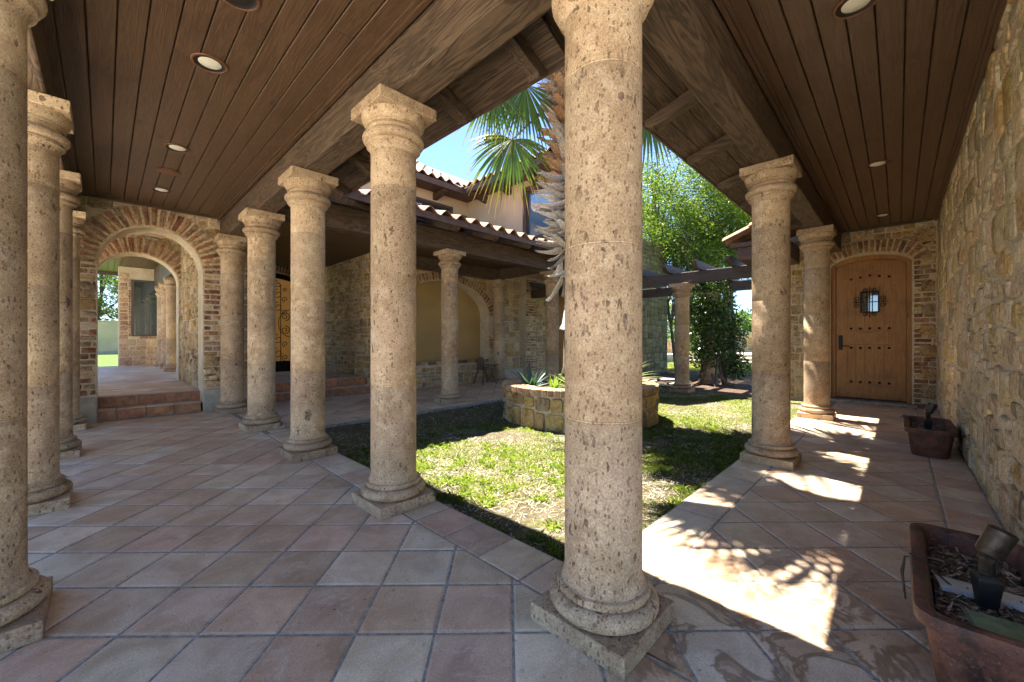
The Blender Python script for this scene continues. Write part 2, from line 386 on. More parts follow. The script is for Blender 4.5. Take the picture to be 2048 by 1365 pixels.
# ------------------------------------------------------------------ tiled floors
TC = [(.63, .47, .325), (.67, .53, .375), (.61, .44, .30), (.69, .56, .405), (.65, .50, .35), (.71, .59, .44), (.63, .45, .315), (.58, .405, .275)]
def clip(poly, x0, x1, y0, y1):
    for ax, lim, sg in ((0, x0, 1), (0, x1, -1), (1, y0, 1), (1, y1, -1)):
        out = []
        for i in range(len(poly)):
            a, b = poly[i], poly[(i+1) % len(poly)]
            da, db = sg*(a[ax]-lim), sg*(b[ax]-lim)
            if da >= 0: out.append(a)
            if (da >= 0) != (db >= 0):
                t = da/(da-db); out.append((a[0]+t*(b[0]-a[0]), a[1]+t*(b[1]-a[1])))
        poly = out
        if len(poly) < 3: return []
    return poly
def tile(m, poly, z, gap=.006):
    n = len(poly)
    if n < 3: return
    ar = sum(poly[i][0]*poly[(i+1) % n][1]-poly[(i+1) % n][0]*poly[i][1] for i in range(n))/2
    if ar < 0: poly = poly[::-1]; ar = -ar
    if ar < .0012: return
    def inset(d):
        res = []
        for i in range(n):
            p0, p1, p2 = poly[i-1], poly[i], poly[(i+1) % n]
            e1 = Vector((p1[0]-p0[0], p1[1]-p0[1])); e2 = Vector((p2[0]-p1[0], p2[1]-p1[1]))
            if e1.length < 1e-5 or e2.length < 1e-5: return None
            n1 = Vector((-e1.y, e1.x)).normalized(); n2 = Vector((-e2.y, e2.x)).normalized()
            b = n1+n2
            if b.length < .2: return None
            b.normalize(); res.append((p1[0]+b.x*d/max(.35, b.dot(n1)), p1[1]+b.y*d/max(.35, b.dot(n1))))
        return res
    a = inset(gap); b = inset(gap+.009)
    if not a or not b: return
    dz = random.uniform(-.0008, .0012); c = jit(random.choice(TC), .10)
    a = [(p[0]+random.uniform(-.0015, .0015), p[1]+random.uniform(-.0015, .0015)) for p in a]
    v = [(x, y, z-.009) for x, y in a] + [(x, y, z-.003+dz) for x, y in a] + [(x, y, z+dz) for x, y in b]
    f = [tuple(range(2*n, 3*n))] + [(i, (i+1) % n, n+(i+1) % n, n+i) for i in range(n)] + [(n+i, n+(i+1) % n, 2*n+(i+1) % n, 2*n+i) for i in range(n)]
    m.add(v, f, c)
PIT = .2945; U0 = -.062; V0 = -.353; S2 = math.sqrt(.5)
def diag_field(m, x0, x1, y0, y1, z=0.0):
    us = [(x+y)*S2 for x in (x0, x1) for y in (y0, y1)]; vs = [(x-y)*S2 for x in (x0, x1) for y in (y0, y1)]
    for i in range(int((min(us)-U0)//PIT)-1, int((max(us)-U0)//PIT)+2):
        for j in range(int((min(vs)-V0)//PIT)-1, int((max(vs)-V0)//PIT)+2):
            q = []
            for di, dj in ((0, 0), (1, 0), (1, 1), (0, 1)):
                u = U0+(i+di)*PIT; v = V0+(j+dj)*PIT; q.append(((u+v)*S2, (u-v)*S2))
            tile(m, clip(q, x0, x1, y0, y1), z)
def row_tiles(m, x0, x1, y0, y1, z, along, step=.29, off=0.0):
    a, b = (x0, x1) if along == 'x' else (y0, y1); p = a-off
    while p < b-.01:
        s_, e_ = max(a, p), min(b, p+step)
        if e_-s_ > .03:
            tile(m, [(s_, y0), (e_, y0), (e_, y1), (s_, y1)] if along == 'x' else [(x0, s_), (x1, s_), (x1, e_), (x0, e_)], z)
        p += step
# one walkway slab under everything: left arm, right arm, far arm; each its own setting object
def walkway(name, slabs, fields, rows, z=0.0):
    s = MB()
    for (x0, x1, y0, y1, zb) in slabs: s.box(x0, x1, y0, y1, zb, z-.004)
    o = s.build(name, 'grout'); tag(o, kind='structure')
    m = MB()
    for f in fields: diag_field(m, *f, z)
    for r in rows: row_tiles(m, *r[:4], z, r[4], *r[5:])
    t = m.build('tiles', 'tile', o); return o
walkway('tiled_walkway_floor', [(-2.3, .225, -1.28, 6.8, -.2)], [(-2.0, -.048, -1.0, 6.76)],
        [(-.048, .222, .222, 4.46, 'y', .288, .1), (-2.28, -2.0, -1.2, 6.76, 'y')])
walkway('tiled_passage_floor', [(.225, 8.1, -1.28, .225, -.2)], [(-.048, 7.72, -1.036, -.048)],
        [(-.048, 7.0, -.048, .222, 'x', .29, .15), (-.04, 7.72, -1.27, -1.036, 'x', .29, .1)])
o = walkway('tiled_terrace_floor', [(.225, 8.4, 4.46, 7.05, -.2)], [(.0, 7.6, 4.76, 7.0)], [(.0, 7.6, 4.47, 4.76, 'x', .29, .05)])
k = MB(); k.box(.235, 8.4, 4.43, 4.466, -.2, -.012); ko = k.build('terrace_kerb', 'concrete'); tag(ko, kind='structure')

# ------------------------------------------------------------------ stonework generators
ST = [(.50, .36, .18), (.56, .43, .25), (.44, .31, .16), (.38, .30, .20), (.60, .48, .30), (.48, .31, .12), (.34, .26, .17), (.54, .42, .27), (.62, .51, .35)]
BR = [(.30, .135, .075), (.25, .11, .065), (.34, .17, .10), (.20, .11, .08), (.38, .22, .13), (.28, .15, .10)]
def plane_map(o, u, n):
    o, u, n = Vector(o), Vector(u), Vector(n)
    return lambda a, z, d: (o.x+u.x*a+n.x*d, o.y+u.y*a+n.y*d, z)
def stone(m, P, x0, x1, z0, z1, d=.014, color=None, gap=.008, j=.014, rnd=.13):
    w, h = x1-x0, z1-z0
    if w < .03 or h < .03: return
    gx = gap*random.uniform(.6, 1.5); j = min(j, .12*min(w, h)); c = color or jit(random.choice(ST), .2)
    a0, a1, b0, b1 = x0+gx, x1-gx, z0+gx, z1-gx; r = rnd*min(w, h)
    base = [(a0+r, b0), (a1-r, b0), (a1, b0+r), (a1, b1-r), (a1-r, b1), (a0+r, b1), (a0, b1-r), (a0, b0+r)]
    base = [(p+random.uniform(-j, j), q+random.uniform(-j, j)) for p, q in base]
    cx = sum(p for p, q in base)/8; cz = sum(q for p, q in base)/8
    dd = d*random.uniform(.5, 1.4); tx, tz = random.uniform(-.12, .12)*d/w*6, random.uniform(-.12, .12)*d/h*6
    v = [P(p, q, -.004) for p, q in base]
    v += [P(cx+(p-cx)*.965, cz+(q-cz)*.965, dd*.7) for p, q in base]
    v += [P(cx+(p-cx)*.86, cz+(q-cz)*.86, dd+tx*(p-cx)+tz*(q-cz)+random.uniform(-.002, .002)) for p, q in base]
    f = [(i, (i+1) % 8, 8+(i+1) % 8, 8+i) for i in range(8)]+[(8+i, 8+(i+1) % 8, 16+(i+1) % 8, 16+i) for i in range(8)]+[tuple(range(16, 24))]
    if not ccw[0]: f = [t[::-1] for t in f]
    m.add(v, f, c)
ccw = [True]
def rubble(m, P, x0, x1, z0, z1, size=.22, skip=None, d=.014, pal=None, gap=.010):
    """rectangle split at random into stones"""
    w, h = x1-x0, z1-z0
    if (w < size*1.25 and h < size*.95) or (w*h < size*size*.5):
        if skip and skip((x0+x1)/2, (z0+z1)/2): return
        stone(m, P, x0, x1, z0, z1, d, jit(random.choice(pal), .2) if pal else None, gap); return
    t = random.uniform(.36, .64)
    if w > h*1.25: rubble(m, P, x0, x0+w*t, z0, z1, size*random.uniform(.85, 1.15), skip, d, pal, gap); rubble(m, P, x0+w*t, x1, z0, z1, size*random.uniform(.85, 1.15), skip, d, pal, gap)
    else: rubble(m, P, x0, x1, z0, z0+h*t, size*random.uniform(.85, 1.15), skip, d, pal, gap); rubble(m, P, x0, x1, z0+h*t, z1, size*random.uniform(.85, 1.15), skip, d, pal, gap)
def bricks(m, P, x0, x1, z0, z1, skip=None, d=.012, hgt=.078):
    z = z0; r = 0
    while z < z1-.03:
        p = x0-(r % 2)*.09
        while p < x1-.02:
            L = random.uniform(.17, .22); a, b = max(p, x0), min(p+L, x1)
            if b-a > .04 and not (skip and skip((a+b)/2, z+hgt/2)) and random.random() > .05:
                stone(m, P, a, b, z, min(z+hgt, z1), d, jit(random.choice(BR if random.random() > .25 else ST), .2), .009, .005, .12)
            p += L
        z += hgt; r += 1
def arch_z(x, cx, a, zs, rise):
    t = (x-cx)/a
    return zs+rise*math.sqrt(max(0, 1-t*t))
def voussoirs(m, P, cx, a, zs, rise, t=.2, n=30, d=.03, a0=0.0, a1=PI, w=.62):
    # arc-length spaced bricks round the arch
    N = 400; pts = [(cx-a*math.cos(a0+(a1-a0)*i/N), zs+rise*math.sin(a0+(a1-a0)*i/N)) for i in range(N+1)]
    L = [0]
    for i in range(N): L.append(L[-1]+math.dist(pts[i], pts[i+1]))
    def at(s):
        s = min(max(s, 0), L[-1]-1e-6)
        i = next(k for k in range(N) if L[k+1] > s); f = (s-L[i])/(L[i+1]-L[i]+1e-9)
        p = (pts[i][0]+f*(pts[i+1][0]-pts[i][0]), pts[i][1]+f*(pts[i+1][1]-pts[i][1]))
        tx, tz = pts[i+1][0]-pts[i][0], pts[i+1][1]-pts[i][1]; l = math.hypot(tx, tz)
        return p, (-tz/l, tx/l)
    st = L[-1]/n
    # mortar backing ring
    for k in range(n):
        q = []
        for s_, r_ in ((k*st, -.002), ((k+1)*st, -.002), ((k+1)*st, t), (k*st, t)):
            p, nn = at(s_); q.append((p[0]+nn[0]*r_, p[1]+nn[1]*r_))
        v = [P(x, z, 0.0) for x, z in q]+[P(x, z, d*.5) for x, z in q]
        f = [(0, 1, 5, 4), (1, 2, 6, 5), (2, 3, 7, 6), (3, 0, 4, 7), (4, 5, 6, 7)]
        m.add(v, f if ccw[0] else [x[::-1] for x in f], (.60, .49, .34))
        s0 = (k+.5)*st; hw = st*w/2*random.uniform(.85, 1.1)
        q = []
        i0 = .012+random.uniform(0, .01); o0 = t-.012-random.uniform(0, .015)
        for s_, r_ in ((s0-hw, i0), (s0+hw, i0), (s0+hw*1.12, (i0+o0)/2), (s0+hw*1.2, o0), (s0-hw*1.2, o0), (s0-hw*1.12, (i0+o0)/2)):
            p, nn = at(s_); q.append((p[0]+nn[0]*r_+random.uniform(-.004, .004), p[1]+nn[1]*r_+random.uniform(-.004, .004)))
        mx = sum(p[0] for p in q)/6; mz = sum(p[1] for p in q)/6
        v = [P(x, z, d*.45) for x, z in q]+[P(x, z, d*.9) for x, z in q]+[P(mx+(x-mx)*.85, mz+(z-mz)*.85, d*1.05) for x, z in q]
        f = [(i, (i+1) % 6, 6+(i+1) % 6, 6+i) for i in range(6)]+[(6+i, 6+(i+1) % 6, 12+(i+1) % 6, 12+i) for i in range(6)]+[tuple(range(12, 18))]
        m.add(v, f if ccw[0] else [x[::-1] for x in f], jit(random.choice(BR), .2))
def arch_wall(m, P, x0, x1, z0, z1, ox0, ox1, ob, zs, rise, th, n=24):
    """solid wall slab with an arched opening; front at d=0, back at d=-th"""
    cx = (ox0+ox1)/2; a = (ox1-ox0)/2
    xs = [cx-a*math.cos(PI*i/n) for i in range(n+1)]
    zz = [arch_z(x, cx, a, zs, rise) for x in xs]; zz[0] = zz[-1] = zs
    for d in (0.0, -th):
        q = []
        def face(pts): q.append([P(x, z, d) for x, z in pts])
        face([(x0, z0), (ox0, z0), (ox0, zs), (ox0, z1), (x0, z1)]); face([(ox1, z0), (x1, z0), (x1, z1), (ox1, z1), (ox1, zs)])
        if ob > z0: face([(ox0, z0), (ox1, z0), (ox1, ob), (ox0, ob)])
        for i in range(n): face([(xs[i], zz[i]), (xs[i+1], zz[i+1]), (xs[i+1], z1), (xs[i], z1)])
        for f in q: m.add(f, [tuple(range(len(f)))])
    edge = [(ox0, ob), (ox0, zs)]+[(xs[i], zz[i]) for i in range(1, n)]+[(ox1, zs), (ox1, ob)]
    for i in range(len(edge)-1 if ob <= z0 else len(edge)):
        p, q = edge[i], edge[(i+1) % len(edge)]
        m.add([P(*p, 0), P(*q, 0), P(*q, -th), P(*p, -th)], [(0, 1, 2, 3)])
    for (p, q) in (((x0, z0), (x0, z1)), ((x0, z1), (x1, z1)), ((x1, z1), (x1, z0))):
        m.add([P(*p, 0), P(*q, 0), P(*q, -th), P(*p, -th)], [(0, 1, 2, 3)])

# ---- long stone wall on the right of the passage (faces +y)
W = empty('stone_wall', (2.5, -1.4, 0), 'long rubble stone wall running along the right passage to the door', 'wall')
def rel(fn, o): return lambda a, z, d: tuple(Vector(fn(a, z, d))-Vector(o))
m = MB(); m.box(-2.45, 5.6, -.4, .12, -.1, 3.3); m.build('wall_core', 'mortar', W)
PW = rel(plane_map((0, -1.28, 0), (1, 0, 0), (0, 1, 0)), W.location); ccw[0] = False
m = MB(); rubble(m, PW, .06, 7.74, 0.0, 3.2, .33, d=.016, gap=.014, pal=[(.60, .48, .30), (.66, .54, .37), (.54, .41, .24), (.46, .39, .29), (.70, .60, .44), (.58, .42, .20), (.38, .32, .24), (.64, .53, .38)])
m.build('stone_facing', 'rubble_smeared', W, smooth=True, angle=50)
# ---- wall with the wooden door (faces -x) at x = 7.75
DY0, DY1 = -.99, .045
W = empty('door_wall', (7.9, -.2, 0), 'stone end wall with brick arch around the wooden door', 'wall')
PD = rel(plane_map((7.75, 0, 0), (0, -1, 0), (-1, 0, 0)), W.location)   # a = -y
m = MB(); arch_wall(m, PD, -1.15, 1.40, -.1, 3.3, -DY1, -DY0, .055, 2.36, .20, .42); m.build('wall_core', 'mortar', W)
acx = -(DY0+DY1)/2; ah = (DY1-DY0)/2
def sk(x, z):
    if x < acx-ah-.02 or x > acx+ah+.02: return False
    return z < arch_z(x, acx, ah+.02, 2.36, .2)+.10
ccw[0] = True
m = MB()
rubble(m, PD, -1.13, acx-ah-.2, 0, 2.95, .2, sk); rubble(m, PD, acx-ah-.2, 1.25, 2.36, 2.98, .17, lambda x, z: sk(x, z) or (abs(x-acx) < ah+.2 and z < arch_z(x, acx, ah+.2, 2.4, .38)))
for z in np.arange(0, 2.36, .4):
    pass
m.build('stone_facing', 'rubble_stone', W, smooth=True, angle=50)
m = MB(); bricks(m, PD, acx-ah-.20, acx-ah-.01, 0.0, 2.42)
zb = 0.0
while zb < 2.6:
    hb = random.uniform(.24, .46)
    bricks(m, PD, acx+ah+.012, 1.26, zb, zb+hb); zb += hb
    stone(m, PD, 1.08, 1.26, zb-.22, zb-.02, .02) ; 
voussoirs(m, PD, acx, ah+.01, 2.37, .21, .23, 18, .035, w=.55)
m.build('brick_trim', 'old_brick', W, smooth=True, angle=50)
m = MB(); m.obox((.0-.16, -acx+.2-.0, .028), (.10, 0, 0), (0, ah+.06, 0), (0, 0, .027)); m.build('door_step', 'concrete', W, bevel=.008)

# ---- arched door
Dr = empty('arched_door', (7.9, -acx, .055), 'knotty wooden arched door with small iron-grilled window and black studs', 'door')
def arc_poly(hw, z0, zs, rise, n=16): return [(-hw, z0), (hw, z0)]+[(hw*math.cos(PI*i/n), zs+rise*math.sin(PI*i/n)) for i in range(n+1)]
def arch_slab(m, hw, z0, zs, rise, x0, x1, color=(1, 1, 1), yc=0):
    p = arc_poly(hw, z0, zs, rise)
    m.prism([(x0, yc+a, z) for a, z in p], (x1-x0, 0, 0), color)
ZS = 2.30
m = MB()   # frame: jambs + arched head
for s in (-1, 1): m.box(-.03, .16, *sorted((s*(ah+.015), s*(ah-.062))), 0, ZS+.01, jit((.85, .85, .85)))
N = 20; rin, rout = ah-.062, ah+.015
for i in range(N):
    a, b = PI*i/N, PI*(i+1)/N
    q = [(rin*math.cos(a), ZS+.13*math.sin(a)), (rout*math.cos(a), ZS+.225*math.sin(a)), (rout*math.cos(b), ZS+.225*math.sin(b)), (rin*math.cos(b), ZS+.13*math.sin(b))]
    m.prism([(-.03, y, z) for y, z in q], (.19, 0, 0), (.85, .85, .85))
m.build('door_frame', 'door_wood_z', Dr, bevel=.004)
m = MB(); hw = ah-.066; arch_slab(m, hw+.012, .02, ZS-.005, .135, .03, .08, (.30, .28, .26)); slab = m.build('door_slab', 'door_wood_z', Dr)  # slab tinted dark so the gaps between planks look shaded
# stiles, rails proud of the slab; planks inside the two panels
m = MB(); st = .125
for s in (-1, 1): m.box(.008, .029, *sorted((s*hw, s*(hw-st))), .02, ZS-.02, jit((.95, .95, .95)))
for z0, z1 in ((.02, .24), (.98, 1.16)): m.box(.0085, .029, -hw+st, hw-st, z0, z1, jit((.95, .95, .95)))
ri = hw-st
for i in range(14):   # arched top rail
    y0 = -ri+2*ri*i/14; y1 = -ri+2*ri*(i+1)/14
    zt = [ZS-.01+.125*math.sqrt(max(0, 1-(y/hw)**2))-.0 for y in (y0, y1)]; zb_ = [2.12+.10*math.sqrt(max(0, 1-(y/ri)**2*.98)) for y in (y0, y1)]
    m.prism([(.0085, y0, zb_[0]), (.0085, y1, zb_[1]), (.0085, y1, zt[1]), (.0085, y0, zt[0])], (.0205, 0, 0), (.95, .95, .95))
m.build('stiles_and_rails', 'door_wood_z', slab, bevel=.003)
m = MB(); pw = 2*ri/5-.004
mold = MB()  # mouldings get a dark tint that paints in the groove shadows
for z0, z1 in ((.24, .98), (1.16, 2.12)):
    for k in range(5):
        y0 = -ri+.02+(2*ri-.04)*k/5+.0045; y1 = -ri+.02+(2*ri-.04)*(k+1)/5-.0045
        zt = z1-.02 if z1 < 2 else 2.10+.10*math.sqrt(max(0, 1-(((y0+y1)/2)/ri)**2))
        m.box(.0225, .0295, y0, y1, z0+.035, zt, jit((1.05, 1.05, 1.05), .1))
    for s in (-1, 1): mold.box(.001, .0075, *sorted((s*ri-.0, s*(ri-.028))), z0-.012, z1+(.02 if z1 > 2 else .012), (.28, .23, .2))
    mold.box(.0012, .0078, -ri, ri, z0-.014, z0+.014, (.28, .23, .2))
    if z1 < 2: mold.box(.0012, .0078, -ri, ri, z1-.014, z1+.014, (.28, .23, .2))
for i in range(14):
    y0 = -ri+2*ri*i/14; y1 = -ri+2*ri*(i+1)/14
    zb_ = [2.112+.10*math.sqrt(max(0, 1-(y/ri)**2*.98)) for y in (y0, y1)]
    mold.prism([(.0012, y0, zb_[0]), (.0012, y1, zb_[1]), (.0012, y1, zb_[1]+.026), (.0012, y0, zb_[0]+.026)], (.0065, 0, 0), (.28, .23, .2))
m.build('plank_panel', 'door_wood_z', slab, bevel=.002); mold.build('panel_moulding', 'door_wood_y', slab)
for z in (.30, .90, 1.24, 2.115):
    for k in range(5):
        y = -ri+.02+(2*ri-.04)*(k+.5)/5; zz = z+(.045*(1-abs(k-2)/2) if z > 2 else 0)
        m = MB(); h = .017
        m.add([(.0205, y-h, zz-h), (.0205, y+h, zz-h), (.0205, y+h, zz+h), (.0205, y-h, zz+h), (.004, y, zz)], [(1, 0, 4), (2, 1, 4), (3, 2, 4), (0, 3, 4), (0, 1, 2, 3)])
        m.build('stud', 'iron', slab)
zc = 1.70; wy = .0
m = MB(); m.box(.010, .016, wy-.105, wy+.105, zc-.165, zc+.165); m.build('window_glass', 'glass', Dr)
m = MB()
for s in (-1, 1):
    m.box(-.006, .015, *sorted((s*.105, s*.125)), zc-.185, zc+.185); m.box(-.0055, .0155, -.105, .105, *sorted((zc+s*.165, zc+s*.185)))
def spiral(cy, cz, r, turns, dirn, start, x=-.012, n=22):
    return [(x, cy+(r*(1-.75*i/n))*math.cos(start+dirn*turns*2*PI*i/n), cz+(r*(1-.75*i/n))*math.sin(start+dirn*turns*2*PI*i/n)) for i in range(n+1)]
for y in (-.035, .035): m.tube([(-.012, y, zc-.2), (-.012, y, zc+.2)], .006, 6)
m.tube([(-.012, 0, zc-.27), (-.012, 0, zc+.27)], .006, 6); m.tube([(-.012, -.23, zc), (-.012, .23, zc)], .006, 6)
for sy in (-1, 1):
    for sz in (-1, 1):
        m.tube(spiral(sy*.165, zc+sz*.055, .045, 1.4, sy*sz, PI/2 if sz < 0 else -PI/2), .0055, 5)
        m.tube(spiral(sy*.06, zc+sz*.205, .035, 1.3, -sy*sz, 0 if sy < 0 else PI), .005, 5)
m.build('window_grille', 'iron', Dr, smooth=True)
m = MB(); hy = hw-.062
m.prism([(.0, hy-.03, .86), (.0, hy+.03, .86), (.0, hy+.03, 1.10), (.0, hy+.015, 1.125), (.0, hy-.015, 1.125), (.0, hy-.03, 1.10)], (.008, 0, 0))
m.tube([(0, hy, .93), (-.045, hy, .93), (-.05, hy-.02, .93), (-.05, hy-.12, .935)], .009, 8); m.tube([(0, hy, 1.06), (-.02, hy, 1.06)], .016, 12)
m.build('door_handle', 'iron', Dr, smooth=True)
m = MB(); m.box(-.02, .09, -hw-.05, hw+.05, -.0, .018); m.build('threshold', 'iron', Dr)

# ---- wall with the double arch at the end of the walkway (faces -y) at y = 6.8
W = empty('arch_wall', (-.8, 7.0, 0), 'stone wall pierced by a round brick arch above two tiled steps', 'wall')
PA = rel(plane_map((0, 6.8, 0), (1, 0, 0), (0, -1, 0)), W.location)
A0, A1, AZ, AR = -1.43, -.315, 2.10, .60
m = MB(); arch_wall(m, PA, -3.2, .30, -.1, 3.3, A0, A1, -.1, AZ, AR, .40, 32); m.build('wall_core', 'mortar', W)
ac = (A0+A1)/2; aa = (A1-A0)/2
def ska(x, z): return (A0-.03 < x < A1+.03 and z < AZ) or (z >= AZ-.02 and abs(x-ac) < aa+.30 and z < arch_z(x, ac, aa+.30, AZ, AR+.30)) or (A0 < x < A1 and z < AZ+AR)
m = MB()
rubble(m, PA, -3.2, -1.72, 0, 3.1, .24); 
for (x0, x1) in ((-1.70, A0-.005), (A1+.005, .04)):
    zb = .36
    while zb < AZ:
        hb = random.uniform(.22, .5)
        if random.random() < .55: rubble(m, PA, x0, x1, zb, min(zb+hb, AZ), .24, None, .022)
        zb += hb+random.uniform(.16, .26)
rubble(m, PA, -1.72, .05, AZ, 3.05, .22, ska); rubble(m, PA, .04, .3, .36, 3.05, .2)
m.build('stone_facing', 'rubble_stone', W, smooth=True, angle=50)
m = MB(); 
bricks(m, PA, -1.69, A0-.006, .36, AZ, None, .011, .08); bricks(m, PA, A1+.006, .04, .36, AZ, None, .011, .08)
voussoirs(m, PA, ac, aa+.01, AZ, AR+.01, .29, 27, .045, w=.50)
m.build('brick_trim', 'old_brick', W, smooth=True, angle=50)
m = MB(); m.box(-.92, A0+.8-.004, -.232, .24, -.02, .34); m.box(A1+.8+.004, .88, -.232, .24, -.02, .34); m.build('plinth_block', 'pale_plinth', W, bevel=.02)
# second arch, further in
W = empty('inner_arch_wall', (-.9, 9.3, .3), 'second brick arch seen through the first one', 'wall')
PB = rel(plane_map((0, 9.2, 0), (1, 0, 0), (0, -1, 0)), W.location)
B0, B1, BZ, BRR = -1.50, -.36, 2.18, .50
m = MB(); arch_wall(m, PB, -3.0, .9, .1, 3.5, B0, B1, .0, BZ, BRR, .35, 28); m.build('wall_core', 'mortar', W)
bc = (B0+B1)/2; ba = (B1-B0)/2
m = MB(); rubble(m, PB, -1.9, .6, 1.9, 3.4, .22, lambda x, z: abs(x-bc) < ba+.3 and z < arch_z(x, bc, ba+.3, BZ-.1, BRR+.35)); rubble(m, PB, B1+.01, .2, .3, 2.2, .2)
m.build('stone_facing', 'rubble_stone', W, smooth=True, angle=50)
m = MB(); voussoirs(m, PB, bc, ba+.01, BZ, BRR+.01, .30, 21, .04, w=.48); m.build('brick_trim', 'old_brick', W, smooth=True, angle=50)
# bay side wall between the two arches (faces -x), runs on as the left side of the alcove
W = empty('bay_side_wall', (-.02, 8.2, .3), 'rough stone pier joining the two brick arches on their right', 'wall')
PC = rel(plane_map((-.315, 0, 0), (0, -1, 0), (-1, 0, 0)), W.location)
m = MB(); m.box(-.295, .31, -1.0, .995, -.3, 3.2); m.build('wall_core', 'mortar', W); 
ccw[0] = True
m = MB(); rubble(m, PC, -9.19, -7.22, .31, 2.1, .26, d=.025); rubble(m, PC, -9.19, -7.22, 2.1, 3.2, .14, d=.015)
m.build('stone_facing', 'rubble_stone', W, smooth=True, angle=50)
m = MB(); bricks(m, PC, -8.3, -7.22, .62, .95, None, .03); m.build('brick_trim', 'old_brick', W, smooth=True, angle=50)

# ---- steps and raised floors
def steps(name, x0, x1, y0, label, tread=.26, joint=.30, off=.12):
    W = empty(name, ((x0+x1)/2, y0, 0), label, 'steps'); o = W.location
    core = MB(); core.box(x0-o.x, x1-o.x, .006, tread+.1, -.05, .140); core.box(x0-o.x, x1-o.x, tread+.006, tread+.30, .141, .296); core.build('step_core', 'grout', W)
    for k, (yy, za, zb) in enumerate(((0, .008, .150), (tread, .160, .305))):
        r = MB(); p = x0-off-.07*k
        while p < x1-.02:
            a, b = max(p, x0+.004), min(p+joint, x1-.004)
            if x1-b < .09: b = x1-.002
            if b-a > .03: r.box(a+.006-o.x, b-.006-o.x, yy-.012, yy+.005, za, zb-.014, jit((.40, .17, .08), .2))
            p += joint
        r.build('riser_tiles', 'riser_tile', W, bevel=.003)
        t = MB(); p = x0-off-.07*k
        while p < x1-.02:
            a, b = max(p, x0+.002), min(p+joint, x1-.002)
            if b-a > .03: tile(t, [(a-o.x, yy-.018), (b-o.x, yy-.018), (b-o.x, yy+tread), (a-o.x, yy+tread)], zb+.004, .005)
            p += joint
        t.build('tread_tiles', 'tile', W)
steps('arch_steps', A0, A1, 6.80, 'two terracotta tiled steps under the brick arch')
steps('alcove_steps', .31, 2.57, 7.06, 'two wide terracotta tiled steps up to the iron gate alcove', .27, .30)
walkway('bay_floor', [(-3.0, .30, 7.37, 16.0, -.1)], [(-2.9, .29, 7.1, 15.9)], [], .312)
walkway('alcove_floor', [(.31, 2.6, 7.63, 10.2, -.1)], [(.31, 2.6, 7.4, 10.1)], [], .3115)

# ---- alcove wall (faces -x at x=2.55) and niche wall (faces -y at y=7.0)
W = empty('alcove_side_wall', (2.7, 8.6, 0), 'shaded rubble wall beside the iron gate alcove', 'wall')
PE = rel(plane_map((2.548, 0, 0), (0, -1, 0), (-1, 0, 0)), W.location)
m = MB(); m.box(-.146, .2, -1.585, 1.7, -.1, 3.3); m.build('wall_core', 'mortar', W)
m = MB(); rubble(m, PE, -10.1, -7.02, .28, 3.0, .19, d=.016, pal=ST+[(.40, .36, .27), (.48, .42, .30)]); m.build('stone_facing', 'rubble_stone', W, smooth=True, angle=50)
W = empty('niche_wall', (4.6, 7.2, 0), 'stone wall with a wide brick-arched ochre niche', 'wall')
PN = rel(plane_map((0, 7.0, 0), (1, 0, 0), (0, -1, 0)), W.location); ccw[0] = True
N0, N1, NZ, NR = 3.05, 5.78, 1.72, .80
m = MB(); arch_wall(m, PN, 2.55, 7.0, -.1, 3.3, N0, N1, .56, NZ, NR, .36, 28); m.build('wall_core', 'mortar', W)
nc = (N0+N1)/2; na = (N1-N0)/2
m = MB()
rubble(m, PN, 2.56, 6.98, 0, 2.95, .23, lambda x, z: (N0-.02 < x < N1+.02 and .50 < z < NZ) or (z >= NZ-.05 and abs(x-nc) < na+.18 and z < arch_z(x, nc, na+.18, NZ, NR+.2)))
m.build('stone_facing', 'rubble_stone', W, smooth=True, angle=50)
m = MB(); voussoirs(m, PN, nc, na+.01, NZ, NR+.01, .20, 40, .035, w=.52); bricks(m, PN, N0, N1, .50, .60, None, .03, .10)
bricks(m, PN, N1+.01, N1+.2, .9, 1.3, None, .02); m.build('brick_trim', 'old_brick', W, smooth=True, angle=50)
m = MB(); m.box(-1.75, 1.35, .14, .20, -.02+.5, 2.8); m.build('niche_back', 'ochre_plaster', W)
m = MB(); m.box(1.32, 2.4, -.36, -.205, -.05, .30); m.build('stone_ledge', 'pale_plinth', W, bevel=.01)
# pilaster and dark doorway at the far end of the terrace
W = empty('brick_pilaster', (7.7, 7.0, 0), 'narrow brick and stone pilaster behind the far terrace columns', 'pilaster')
PP = rel(plane_map((0, 6.86, 0), (1, 0, 0), (0, -1, 0)), W.location)
m = MB(); m.box(-.6, .55, -.14, .3, -.1, 3.3); m.build('pilaster_core', 'mortar', W)
m = MB(); rubble(m, PP, 7.55, 8.25, 0, 3.0, .2); m.build('stone_facing', 'rubble_stone', W, smooth=True, angle=50)
m = MB(); 
for zb in (.1, .9, 1.7, 2.4): bricks(m, PP, 7.11, 7.6, zb, zb+.45)
rubble(m, PP, 7.11, 7.55, .55, .9, .2); rubble(m, PP, 7.11, 7.55, 1.35, 1.7, .2); rubble(m, PP, 7.11, 7.55, 2.15, 2.4, .2)
m.build('brick_trim', 'old_brick', W, smooth=True, angle=50)
W = empty('entry_door', (8.9, 6.95, 0), 'reddish brown entry door half hidden behind the palm trunk', 'door')
m = MB(); m.box(-.65, 1.6, .02, .12, 0, 2.5, (.5, .4, .4)); m.build('door_leaf', 'door_wood_z', W); m = MB(); m.box(-.65, 1.6, -.02, .0195, 2.5, 3.2); m.box(-.65, -.55, -.02, .0195, 0, 2.5); m.build('door_frame', 'beam_wood_x', W)

